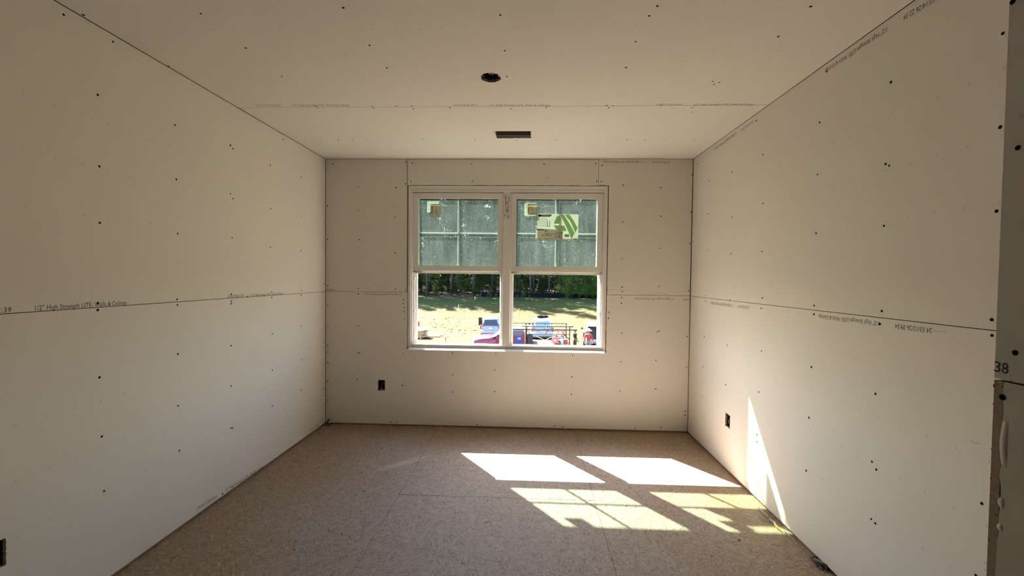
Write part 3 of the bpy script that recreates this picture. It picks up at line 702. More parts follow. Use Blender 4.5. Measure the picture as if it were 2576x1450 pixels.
# ------------------------------------------------------------------ stickers on the panes
PW_ = mat_paper('white_sticker', (.80, .82, .76)); PCREAM = mat_paper('cream_sticker', (.79, .77, .67)); PTAN = mat_paper('tan_sticker', (.74, .70, .58), .45)
GREEN = mat_paper('green_print', (.56, .80, .46), .55); GREY = mat_paper('grey_print', (.50, .52, .48), .4)
INKP = simple('sticker_ink', (.02, .022, .018), .7)
YI, YO = .0375, .0715
def quadpx(b, pts, y, t=.0003):
    P = [px(u, v, 1, y) for u, v in pts]
    return b.prism(P, (0, t, 0))
def sheet(name, pts, y, mat, parent=None):
    return quadpx(MB(), pts, y).build(name, mat, parent)
def zp(lst, ox, oy, s): return [(ox + a / s, oy + b_ / s) for a, b_ in lst]
s1 = tag(sheet('window_sticker', [(1074.5, 506.5), (1105, 506.5), (1104.5, 534.5), (1074.5, 534.5)], YO, PW_), 'pale rating sticker on the outer pane at upper left, partly covered', 'sticker', 'rating stickers on the panes')
dashes(s1, YO - .0004, [(1079.5, 514, 524, 1.3, .6), (1079, 526, 530, 1.6, .9)], rn, INKP)
s2 = tag(sheet('window_sticker', [(1082.5, 513.8), (1110, 513.8), (1109.6, 542), (1082.5, 541.5)], YI, PTAN), 'tan rating sticker on the inner pane of the left sash', 'sticker', 'rating stickers on the panes')
dashes(s2, YI - .0004, [(1087, 518, 539, 1.9, .9), (1093.5, 524, 534, 1.1, .6), (1098.4, 522, 541, 1.2, .6), (1083.6, 531, 540, .8, .7), (1103, 527, 533, 1.0, .4)], rn, INKP)
quadpx(MB(), [(1087, 514.4), (1108.5, 514.4), (1108.5, 515.6), (1087, 515.6)], YI - .0004).build('printed_bar', INKP, s2)
quadpx(MB(), [(1087.5, 520), (1110, 520), (1110, 522.6), (1087.5, 522.6)], YI - .0004).build('printed_bar', PW_, s2)
s3 = tag(sheet('window_sticker', [(1319, 514), (1326, 509.5), (1350, 511), (1349, 541.5), (1346, 544), (1319.5, 543)], YO, PCREAM), 'cream rating sticker on the outer pane at upper right, partly covered', 'sticker', 'rating stickers on the panes')
dashes(s3, YO - .0004, [(1325, 518, 522, 1.0, .8), (1324, 530, 537, 1.0, .6)], rn, INKP)
s4 = tag(sheet('window_sticker', [(1327.5, 513.5), (1350.8, 514.5), (1350, 541.5), (1327.5, 540.5)], YI, PTAN), 'tan rating sticker on the inner pane of the right sash', 'sticker', 'rating stickers on the panes')
dashes(s4, YI - .0004, [(1328.8, 516, 536, 1.8, .85), (1334, 517, 525, 1.0, .7), (1338.5, 518, 541, .9, .7), (1344, 527, 538, 1.0, .5)], rn, INKP)
quadpx(MB(), [(1330, 512.8), (1350, 514.0), (1350, 515.4), (1330, 514.2)], YI - .0004).build('printed_bar', INKP, s4)
Zs = (1310, 500, 12.081)
po = tag(sheet('window_poster', zp([(510, 452), (1760, 478), (1740, 1275), (505, 1245)], *Zs), YI, PW_), 'large white printed sheet with a green angular logo on the right pane', 'poster')
yq = YI - .0004
for pl in ([(1000, 760), (1095, 545), (1170, 500), (1215, 620), (1160, 765)], [(1000, 812), (1325, 822), (1392, 985), (1112, 985)],
           [(1200, 485), (1305, 485), (1470, 740), (1622, 1015), (1640, 1040), (1545, 1238), (1440, 985), (1330, 740)],
           [(1335, 485), (1480, 485), (1620, 690), (1725, 890), (1665, 1040), (1640, 985), (1510, 700)]):
    quadpx(MB(), zp(pl, *Zs), yq).build('logo_shape', GREEN, po)
quadpx(MB(), zp([(535, 482), (950, 482), (900, 548), (535, 548)], *Zs), yq).build('header_bar', INKP, po)
quadpx(MB(), zp([(630, 500), (905, 500), (885, 528), (630, 528)], *Zs), yq - .0004).build('header_text', PW_, po)
quadpx(MB(), zp([(800, 670), (820, 670), (820, 830), (870, 830), (870, 670), (890, 670), (890, 850), (800, 850)], *Zs), yq).build('printed_bracket', GREY, po)
b = MB(); rp_ = random.Random(9)
for r in range(9):
    y = 590 + r * 32; x = 540
    while x < 780:
        L = rp_.uniform(20, 70); quadpx(b, zp([(x, y), (x + L, y), (x + L, y + 9), (x, y + 9)], *Zs), yq); x += L + 14
b.build('printed_lines', GREY, po)
b = MB(); quadpx(b, zp([(1330, 1085), (1470, 1085), (1470, 1165), (1330, 1165)], *Zs), yq).build('printed_block', GREY, po)
b = MB(); quadpx(b, zp([(1608, 1216), (1712, 1216), (1712, 1240), (1608, 1240)], *Zs), yq).build('printed_mark', INKP, po)
p2 = tag(sheet('window_notice', zp([(470, 905), (1285, 955), (1270, 1275), (440, 1240)], *Zs), YI - .0009, PCREAM), 'smaller cream notice taped over the lower left of the big sheet', 'notice')
y2 = YI - .0013
quadpx(MB(), zp([(475, 932), (700, 935), (700, 962), (475, 955)], *Zs), y2).build('header_bar', INKP, p2)
b = MB(); quadpx(b, zp([(738, 1010), (738, 960), (770, 935), (805, 960), (805, 1012)], *Zs), y2).build('house_mark', INKP, p2)
quadpx(MB(), zp([(750, 998), (750, 968), (771, 952), (792, 968), (792, 999)], *Zs), y2 - .0003).build('house_mark', PCREAM, p2)
for pl in ([(720, 1052), (1260, 1072), (1260, 1084), (720, 1064)], [(700, 1192), (985, 1205), (985, 1211), (700, 1198)], [(1035, 1175), (1250, 1190), (1250, 1200), (1040, 1186)], [(1060, 1018), (1270, 1032), (1270, 1044), (1060, 1030)]):
    quadpx(MB(), zp(pl, *Zs), y2).build('printed_rule', INKP, p2)
def letters_px(parent, s, a, c, h, y):
    if s not in TXT: TXT[s] = text_mesh(s)
    A_ = px(*a, 1, y); B2 = px(*c, 1, y); d = B2 - A_; L = d.length; d.normalize(); n = Vector((-d.z, 0, d.x))
    t = link('printed_text', TXT[s], parent)
    t.matrix_local = Matrix(((d.x * L, n.x * h, 0, A_.x), (0, 0, -1, y), (d.z * L, n.z * h, 0, A_.z), (0, 0, 0, 1)))
letters_px(p2, 'n9D.', zp([(648, 1140)], *Zs)[0], zp([(985, 1158)], *Zs)[0], .020, y2)
letters_px(p2, 'VA-', zp([(1015, 1165)], *Zs)[0], zp([(1245, 1178)], *Zs)[0], .018, y2)
# ------------------------------------------------------------------ debris on the floor
CHIP = mat_wood('wood_chip', (.42, .20, .075), (.62, .36, .16), .7, (20, 200, 200)); SCRAP = simple('drywall_scrap', (.60, .55, .46), .9)
DARKBIT = simple('dark_bit', (.05, .035, .025), .8); FILM = mat_paper('plastic_film', (.72, .72, .70), .4); YELP = mat_paper('yellow_film', (.78, .62, .12), .3)
db = random.Random(21)
def flake(name, c, L, w, t, ang, mat, label, cat, group, curl=.0):
    b = MB(); n = 5; rows = []
    for i in range(n + 1):
        s = i / n - .5; k = (1 - abs(2 * s) ** 2.2) ** .5 if abs(s) < .5 else .15
        ww = w * .5 * (.35 + .65 * k) * db.uniform(.75, 1.15); z = curl * (4 * s * s) + t
        rows.append([(s * L, -ww, z - t), (s * L, ww, z - t + db.uniform(0, t * .3)), (s * L, ww * .8, z), (s * L, -ww * .8, z)])
    b.loft(rows); o = b.build(name, mat); o.location = (c[0], c[1], FLOOR + .0003); o.rotation_euler = (0, 0, ang)
    return tag(o, label, cat, group)
CH = 'wood chips scattered over the subfloor'
def chip_px(u, v, L=.03, w=.010, ang=None, curl=.004, label='orange wood chip lying on the subfloor'):
    p = px(u, v, 2, FLOOR); return flake('wood_chip', p, L, w, .0015, db.uniform(0, 3.1) if ang is None else ang, CHIP, label, 'wood chip', CH, curl)
chip_px(1225, 1313, .032, .012, .55, .003, 'single orange wood chip alone on the floor left of the sun patches')
for u, v, L, lab_ in ((1046, 1107, .03, 'left one of two pale wood shavings on the floor below the box'), (1061, 1105, .035, 'right one of two pale wood shavings on the floor below the box')): chip_px(u, v, L, .011, .25, .006, lab_)
for u, v in ((800, 1096), (752, 1116), (690, 1158), (575, 1235), (560, 1246), (520, 1270), (405, 1362), (415, 1356), (330, 1415), (640, 1193)):
    chip_px(u + 4, v + 5, db.uniform(.02, .045), .008, 1.2 + db.uniform(-.3, .3), .005, 'orange wood sliver along the foot of the left wall')
for u, v in ((1800, 1162), (1808, 1168), (1815, 1175), (1841, 1193), (1672, 1088), (1685, 1088)):
    chip_px(u - 3, v + 3, db.uniform(.018, .03), .008, db.uniform(0, 3), .004, 'orange wood sliver near the right rear corner of the floor')
chip_px(1170, 1079, .03, .01, .1, .003, 'reddish chip on the floor by the end wall below the window')
def scrap_px(u, v, L, w, ang, label, curl=.012, mat=None, name='drywall_scrap', cat='scrap'):
    p = px(u, v, 2, FLOOR); return flake(name, p, L, w, .003, ang, mat or SCRAP, label, cat, 'plasterboard scraps along the walls', curl)
scrap_px(1648, 1085.5, .075, .022, .15, 'curled pale paper scrap at the foot of the end wall near the right corner')
scrap_px(967, 1069, .055, .016, -.2, 'pale paper scrap at the foot of the end wall under the electrical box')
scrap_px(869, 1069, .05, .012, .05, 'thin pale scrap at the foot of the end wall near the left corner', .004)
scrap_px(1108, 1075, .035, .018, .5, 'small white crumb at the foot of the end wall left of the window centre', .006)
scrap_px(812, 1076.5, .05, .02, .9, 'pale scrap on the floor in the left rear corner', .006)
scrap_px(1423, 1081.5, .03, .014, .2, 'dark-edged scrap at the foot of the end wall right of the window centre', .006)
scrap_px(1712, 1091, .02, .012, .8, 'white crumb on the floor in the right rear corner', .004)
scrap_px(1734, 1098, .024, .014, 1.9, 'white crumb against the right wall just off the corner', .004)
for u, v in ((1689, 1145), (1722, 1140), (1744, 1133), (743, 1170), (700, 1210), (620, 1222), (586, 1332), (449, 1385), (1345, 1083)):
    p = px(u, v, 2, FLOOR)
    tag(MB().ball((0, 0, .0035), (.005, .004, .0035), 7, 5, .25, db).build('plaster_crumb', SCRAP), 'tiny white plaster crumb on the subfloor', 'crumb', 'plaster crumbs on the subfloor').location = (p.x, p.y, FLOOR)
for u, v, L in ((1209, 1118.5, .02), (1223, 1132, .022), (1385, 1118, .018), (1012, 1096, .016), (950, 1116, .018), (960, 1130, .025), (972, 1189, .018), (915, 1237, .03), (1145, 1291, .016), (1280, 1239, .012), (1485, 1260, .014), (1162, 1419, .016), (1575, 1274, .02), (860, 1345, .02), (1025, 1320, .016), (740, 1384, .022), (1860, 1362, .02), (1790, 1400, .018), (1330, 1200, .015), (1306, 1155.5, .016), (1860, 1360, .02)):
    p = px(u, v, 2, FLOOR); flake('dirt_fleck', p, L * .8, L * .3, .001, db.uniform(0, 3), DARKBIT, 'small dark fleck of dirt on the subfloor', 'dirt fleck', 'dirt flecks on the subfloor', .001)
# dark tangle in the rear left corner
e = empty('corner_debris', (.045, -.045, FLOOR), 0, 'dark tangle of offcuts heaped in the rear left corner', 'debris')
for k in range(9):
    b = MB(); a = db.uniform(0, 6.28); p = [(db.uniform(-.02, .02), db.uniform(-.025, .02), db.uniform(.002, .055)) for _ in range(3)]
    b.tube(p, [.004, .006, .002], 5).build('offcut', DARKBIT if k % 3 else SCRAP, e)
# plastic wrapper litter along the right wall
pr = px(1950, 1308, 2, FLOOR)
e = empty('plastic_wrapper', (W - .022, pr.y, FLOOR), 0, 'clear crumpled plastic wrapper with a yellow end against the right wall', 'wrapper')
def ribbon(pts, w, mat, name, parent, up=(0, 0, 1)):
    b = MB(); rows = []; U = Vector(up)
    for i, p in enumerate(pts):
        p = Vector(p); t = (Vector(pts[min(i + 1, len(pts) - 1)]) - Vector(pts[max(i - 1, 0)])).normalized(); s_ = (t.cross(U) * .4 + U).normalized() * w * (.7 + .3 * math.sin(i * 2.1))
        rows += [p, p + s_ * .5 + t.cross(U) * w * .3, p + s_]
    fs = []
    for i in range(len(pts) - 1):
        for j in range(2): fs.append((3 * i + j, 3 * i + j + 1, 3 * i + 4 + j, 3 * i + 3 + j))
    b.add(rows, fs).build(name, mat, parent, True, False)
ribbon([(-.012, .10, .001), (-.02, .06, .002), (-.012, .02, .001), (-.018, -.02, .002), (-.010, -.06, .001)], .022, FILM, 'film', e)
ribbon([(-.05, .03, .001), (-.058, .01, .003), (-.045, -.02, .001), (-.03, -.035, .001)], .010, FILM, 'film', e)
ribbon([(-.016, -.055, .001), (-.022, -.085, .002), (-.014, -.118, .001)], .020, YELP, 'yellow_end', e)
MB().tube([(-.03, -.03, .004), (-.022, .0, .012), (-.008, .03, .02)], .003, 6).build('twist', simple('olive_bit', (.25, .24, .08), .6), e)
pr = px(2000, 1352, 2, FLOOR)
e = empty('film_strip', (W - .015, pr.y, FLOOR), 0, 'thin strip of clear film along the foot of the right wall', 'film strip')
ribbon([(-.008, .06, .001), (-.012, .02, .002), (-.006, -.03, .001), (-.010, -.07, .001)], .012, FILM, 'film', e)
pr = px(2063, 1423, 2, FLOOR)
e = empty('crumpled_foil', (pr.x, pr.y, FLOOR), 0, 'crumpled grey wrapper and offcuts near the lower end of the right wall', 'litter')
for k in range(8):
    pts = [(db.uniform(-.03, .03), db.uniform(-.05, .05), db.uniform(.001, .02)) for _ in range(4)]
    if k < 5: ribbon(pts, .014, FILM if k % 2 else simple('grey_film', (.20, .18, .16), .4), 'fold', e)
    else: MB().tube(pts, .004, 5).build('offcut', DARKBIT, e)
#EXTERIOR
# ================================================================== outside
GP = [(-30, -3.7), (10, -3.75), (25, -3.93), (30, -4.02), (38, -4.25), (42, -3.80), (46, -3.30), (50, -2.78), (58, -2.25), (66, -1.85), (85, -1.2), (130, 0.5), (200, 2)]
def gz(x, y):
    for (a, za), (b_, zb) in zip(GP, GP[1:]):
        if y <= b_: t = (y - a) / (b_ - a); z = za + (zb - za) * t; break
    else: z = GP[-1][1]
    k = max(0, min(1, (y - 33) / 6))
    return z + k * (.10 * noise.noise(Vector((x * .22, y * .22, 3))) + .05 * noise.noise(Vector((x * .8, y * .8, 7))))
b = MB(); xs = [-110 + 2.0 * i for i in range(56)]; xs = [x for x in xs if x < -34] + [-34 + .8 * i for i in range(85)] + [34 + 2.5 * i for i in range(1, 30)]
ys = [2 + 3.0 * i for i in range(10)] + [32 + .55 * i for i in range(64)] + [67.5 + 4 * i for i in range(32)]
nx = len(xs); b.v = [(x, y, gz(x, y)) for y in ys for x in xs]
b.f = [(j * nx + i, j * nx + i + 1, (j + 1) * nx + i + 1, (j + 1) * nx + i) for j in range(len(ys) - 1) for i in range(nx - 1)]; b.m = [0] * len(b.f)
GROUND = mat_ground()
tag(b.build('ground', GROUND, None, True, False), 'sloping straw covered lot with a grass bank rising to the trees', None, None, 'structure')
def at(u, v, d, dz=0):
    p = far(u, v, d); return Vector((p.x, p.y, gz(p.x, p.y) + dz))
# --- grass on the bank
gr = random.Random(31); b = MB()
for k in range(42000):
    y = 40 + 24.5 * gr.random() ** .75; x = gr.uniform(-26, 20)
    if y < 47 and noise.noise(Vector((x * .25, y * .3, 1))) < .0: continue
    z = gz(x, y) - .02; h = gr.uniform(.05, .15) * (1.4 if 48 < y < 53 else 1); a = gr.uniform(0, 3.14); w = .022
    dx, dy = math.cos(a) * w, math.sin(a) * w; lx, ly = gr.uniform(-.05, .05), gr.uniform(-.05, .05)
    o = len(b.v); b.v += [(x - dx, y - dy, z), (x + dx, y + dy, z), (x + lx, y + ly, z + h)]; b.f.append((o, o + 1, o + 2)); b.m.append(0)
tag(b.build('grass', mat_leaf('field_grass', (.036, .050, .015), (.078, .078, .030), .4), None, False, False), 'thin rough grass growing over the bank and field', 'grass', None, 'stuff')
# --- trees
BARK = simple('pine_bark', (.034, .027, .023), .95, var=.35, scale=4)
BARK2 = simple('pale_bark', (.09, .08, .066), .95, var=.3, scale=5)
PINE = mat_leaf('pine_needles', (.012, .026, .011), (.034, .052, .018), .40)
BROAD = mat_leaf('broad_leaves', (.010, .024, .007), (.036, .056, .013), .45)
LIGHTL = mat_leaf('light_leaves', (.026, .064, .011), (.072, .120, .024), .55)
def leafcloud(b, c, r, n, s, rnd, flat=.7):
    c = Vector(c)
    for _ in range(n):
        d = Vector((rnd.gauss(0, 1), rnd.gauss(0, 1), rnd.gauss(0, 1))); d.normalize()
        p = c + Vector((d.x * r, d.y * r, d.z * r * flat)) * rnd.random() ** .45
        e = Euler((rnd.uniform(0, 6.28), rnd.uniform(0, 6.28), rnd.uniform(0, 6.28))).to_matrix(); q = s * rnd.uniform(.6, 1.3)
        o = len(b.v); b.v += [tuple(p + e @ Vector(t)) for t in ((-q, 0, 0), (0, -q * .35, 0), (q, 0, 0), (0, q * .35, 0))]
        b.f.append((o, o + 1, o + 2, o + 3)); b.m.append(0)
def pine_meshes(seed, h, base):
    rnd = random.Random(seed); bend = [(rnd.uniform(-.25, .25) * (i / 6) ** 1.5, rnd.uniform(-.25, .25) * (i / 6) ** 1.5, h * i / 6) for i in range(7)]
    bend[0] = (0, 0, -.4)
    tr = MB().tube(bend, [.20, .165, .15, .13, .105, .075, .03], 8)
    for k in range(14):                                   # dead stubs
        z = rnd.uniform(h * .12, h * base); a = rnd.uniform(0, 6.28); L = rnd.uniform(.3, 1.2); t = z / h * 6; i = min(5, int(t)); p = Vector(bend[i]).lerp(Vector(bend[i + 1]), t - i)
        tr.tube([p, p + Vector((math.cos(a) * L, math.sin(a) * L, L * rnd.uniform(-.2, .35)))], [.025, .008], 4)
    cr = MB(); lim = MB()
    for k in range(46):
        f = base + (1 - base) * (k + rnd.random()) / 46; z = h * f; a = rnd.uniform(0, 6.28)
        L = (1 - f) * 5.2 * rnd.uniform(.5, 1.1) + .5; t = min(5.99, f * 6); i = int(t); p = Vector(bend[i]).lerp(Vector(bend[i + 1]), t - i)
        q = p + Vector((math.cos(a) * L, math.sin(a) * L, L * .25)); lim.tube([p, p.lerp(q, .5) + Vector((0, 0, -.08)), q], [.05, .03, .012], 4)
        for w in (.3, .65, 1.0): leafcloud(cr, p.lerp(q, w), .66 + .25 * (1 - f), 24, .24, rnd, .5)
    return tr.mesh('trunk', BARK, True), lim.mesh('limbs', BARK), cr.mesh('crown', PINE)
PM = [pine_meshes(i, *hb) for i, hb in enumerate(((24.5, .36), (22.5, .28), (26, .42), (23.5, .46)))]
def put_tree(name, meshes, names, p, rz, s, label, cat, group):
    e = empty(name, p, rz, label, cat, group); e.scale = (s, s, s * random.uniform(.95, 1.06))
    for me, n in zip(meshes, names):
        o = link(n, me, e)
        if n != 'trunk': o['kind'] = 'stuff'                # twigs and leaves too many to count
    return e
tr_ = random.Random(77); cnt = 0
for row, (y0, n, sp) in enumerate(((67.0, 17, 3.9), (70.5, 20, 3.6), (74.5, 20, 3.8), (79.5, 18, 4.4), (86, 18, 4.8), (94, 18, 5.4))):
    for i in range(n):
        x = (i - (n - 1) / 2) * sp - 2.5 + tr_.uniform(-1.3, 1.3); y = y0 + tr_.uniform(-1.3, 1.3)
        lab_ = ('tall bare-trunked pine in the front row at the edge of the wood' if row == 0 else 'tall dark pine standing deeper in the wood behind the front row')
        put_tree('pine_tree', PM[tr_.randrange(4)], ('trunk', 'limbs', 'crown'), (x, y, gz(x, y)), tr_.uniform(0, 6.28), tr_.uniform(.9, 1.12), lab_, 'tree', 'pines of the wood behind the field'); cnt += 1
def bush_mesh(seed, h, mat, bark, nc=26, nl=26, sz=.15):
    rnd = random.Random(seed); st = MB(); cr = MB()
    for k in range(5):
        a = rnd.uniform(0, 6.28); L = rnd.uniform(.2, .45) * h; st.tube([(0, 0, -.2), (math.cos(a) * L * .3, math.sin(a) * L * .3, h * .4), (math.cos(a) * L, math.sin(a) * L, h * .85)], [.035, .022, .008], 5)
    for k in range(nc):
        f = rnd.random(); a = rnd.uniform(0, 6.28); r = h * .33 * math.sin(math.pi * min(1, .25 + .7 * f)) * rnd.random() ** .5
        leafcloud(cr, (math.cos(a) * r, math.sin(a) * r, h * (.16 + .78 * f)), h * .13, nl, sz, rnd)
    return st.mesh('stems', bark, True), cr.mesh('foliage', mat)
BGM = [bush_mesh(80 + i, 17, BROAD, BARK, 60, 60, .42) for i in range(2)]
BM = [bush_mesh(40 + i, (4.5, 6.5, 3.2)[i % 3], BROAD, BARK, 34, 46, .115) for i in range(3)]
LM = [bush_mesh(60 + i, (5.0, 6.2)[i % 2], LIGHTL, BARK, 34, 50, .115) for i in range(2)]
for row, (y0, n, sp, sc_) in enumerate(((66.6, 26, 2.3, .45), (68.6, 24, 2.6, .8), (72, 22, 2.9, 1.1), (75, 22, 3.0, 1.0), (78.5, 20, 3.4, 1.4), (83, 18, 4.0, 1.55), (90, 17, 4.6, 1.8))):
    for i in range(n):
        x = (i - (n - 1) / 2) * sp - 2.5 + tr_.uniform(-1.4, 1.4); y = y0 + tr_.uniform(-1, 1)
        put_tree('understory_shrub', BM[tr_.randrange(3)], ('stems', 'foliage'), (x, y, gz(x, y)), tr_.uniform(0, 6.28), sc_ * tr_.uniform(.75, 1.25), 'dark leafy shrub growing between the pine trunks', 'shrub', 'understory shrubs of the wood')
for row, (y0, n, sp) in enumerate(((99, 13, 6.2), (107, 13, 6.8), (116, 12, 8))):
    for i in range(n):
        x = (i - (n - 1) / 2) * sp - 3 + tr_.uniform(-1.5, 1.5); y = y0 + tr_.uniform(-2, 2)
        put_tree('broadleaf_tree', BGM[tr_.randrange(2)], ('stems', 'foliage'), (x, y, gz(x, y)), tr_.uniform(0, 6.28), tr_.uniform(.62, .85), 'tall dense broadleaf tree at the back of the wood', 'tree', 'broadleaf trees at the back of the wood')
for u, d, s in ((1437, 66.6, .9), (1456, 67.4, 1.0), (1475, 66.3, .95), (1492, 67.2, 1.05), (1509, 66.6, 1.0), (1425, 68.5, .8)):
    p = at(u, 750, d); put_tree('young_tree', LM[tr_.randrange(2)], ('stems', 'foliage'), p, tr_.uniform(0, 6.28), s, 'bright green leafy young tree at the right end of the wood edge', 'tree', 'bright young trees at the wood edge')
for u, d, s in ((1301, 63.8, .20), (1315, 63.7, .24), (1332, 63.8, .18), (1425, 63.8, .22), (1230, 63.7, .25), (1248, 63.8, .22)):
    p = at(u, 752, d); put_tree('weed_clump', LM[tr_.randrange(2)], ('stems', 'foliage'), p, tr_.uniform(0, 6.28), s, 'small green weed clump in front of the dark silt fence', 'weed', 'weed clumps along the silt fence')
# --- silt fence
FAB = simple('silt_fabric', (.0035, .0038, .006), .95, 0, .1); STAKE = simple('grey_stake', (.17, .15, .13), .9)
sf = empty('silt_fence', (0, 64.6, 0), 0, 'low black fabric silt fence along the foot of the trees', 'fence')
xa, xb = far(1203, 750, 64.6).x, 24.0; n = 17; pts = [xa + (xb - xa) * i / n for i in range(n + 1)]
for i in range(n):
    x0, x1 = pts[i], pts[i + 1]; z0, z1 = gz(x0, 64.6), gz(x1, 64.6); m = (x0 + x1) / 2; sag = random.uniform(.02, .10)
    b = MB(); b.prism([(x0, 0, z0 - .05), (x1, 0, z1 - .05), (x1, 0, z1 + .80), (m, 0, (z0 + z1) / 2 + .80 - sag), (x0, 0, z0 + .80)], (0, .02, 0)); b.build('fence_fabric', FAB, sf)
for x in pts: z = gz(x, 64.6); MB().box(x - .03, x + .03, .02, .07, z - .2, z + .98).build('fence_stake', STAKE, sf)
# --- survey stakes
WST = simple('white_stake', (.62, .60, .55), .7)
for u, v, d, h, lb_ in ((1195, 750, 63.5, .55, 'short white marker stake at the left end of the silt fence'), (1153, 776, 53.5, .6, 'thin white marker stake on the grass bank'), (1121, 864, 34.6, .35, 'small brown stub standing in the straw near the sill')):
    p = at(u, v, d); o = MB().bbox(-.03, .03, -.02, .02, -.1, h, .006).build('marker_stake', WST if d > 40 else STAKE); o.location = p; tag(o, lb_, 'stake', 'marker stakes in the field')
# ------------------------------------------------------------------ vehicles
TYRE = simple('tyre_rubber', (.018, .018, .019), .85); RIM = simple('alloy_rim', (.45, .45, .46), .35, .7); CHROME = simple('chrome_trim', (.55, .55, .56), .2, .9)
CARGLASS = simple('car_glass', (.012, .014, .030), .08, 0, .8, .05); BLUEGLASS = simple('sky_glass', (.16, .24, .36), .08, 0, .8, .1)  # BLUEGLASS: reflected sky put into the base colour
TAIL = simple('tail_lamp', (.35, .02, .02), .25); TRIM = simple('black_trim', (.02, .02, .021), .6); PLATE = simple('number_plate', (.50, .51, .55), .5)
def paint(name, col): return simple(name, col, .28, .1, .6, .03, 3)
SILVER = paint('silver_paint', (.25, .255, .275)); WHITEP = paint('white_paint_and_glare', (.34, .37, .43)); REDP = paint('red_paint', (.17, .012, .036))
wm = MB(); wm.lathe([(.22, -.12), (.33, -.115), (.365, -.07), (.365, .07), (.33, .115), (.22, .12)], 22, Matrix.Rotation(math.pi / 2, 4, 'Y')); WHEEL = wm.mesh('wheel', TYRE, True)
hm = MB(); hm.lathe([(.05, -.125), (.21, -.118), (.225, 0), (.21, .118), (.05, .125)], 14, Matrix.Rotation(math.pi / 2, 4, 'Y')); HUB = hm.mesh('wheel_rim', RIM)
def wheels(e, spots):
    for x, y in spots:
        w = link('wheel', WHEEL, e); w.location = (x, y, .365); link('wheel_rim', HUB, w)
def rrect_ring(hx, y0, y1, z, c):
    return [(-hx + c, y0, z), (hx - c, y0, z), (hx, y0 + c, z), (hx, y1 - c, z), (hx - c, y1, z), (-hx + c, y1, z), (-hx, y1 - c, z), (-hx, y0 + c, z)]
def facequad(P, s0, s1, t0, t1, off):
    """quad on face P=[bl,br,tr,tl], pushed out along its normal"""
    P = [Vector(p) for p in P]; n = (P[1] - P[0]).cross(P[3] - P[0]).normalized()
    def q(s, t): return P[0].lerp(P[1], s).lerp(P[3].lerp(P[2], s), t)
    Q = [q(s0, t0), q(s1, t0), q(s1, t1), q(s0, t1)]
    return [p - n * .006 for p in Q], n * (off + .006)
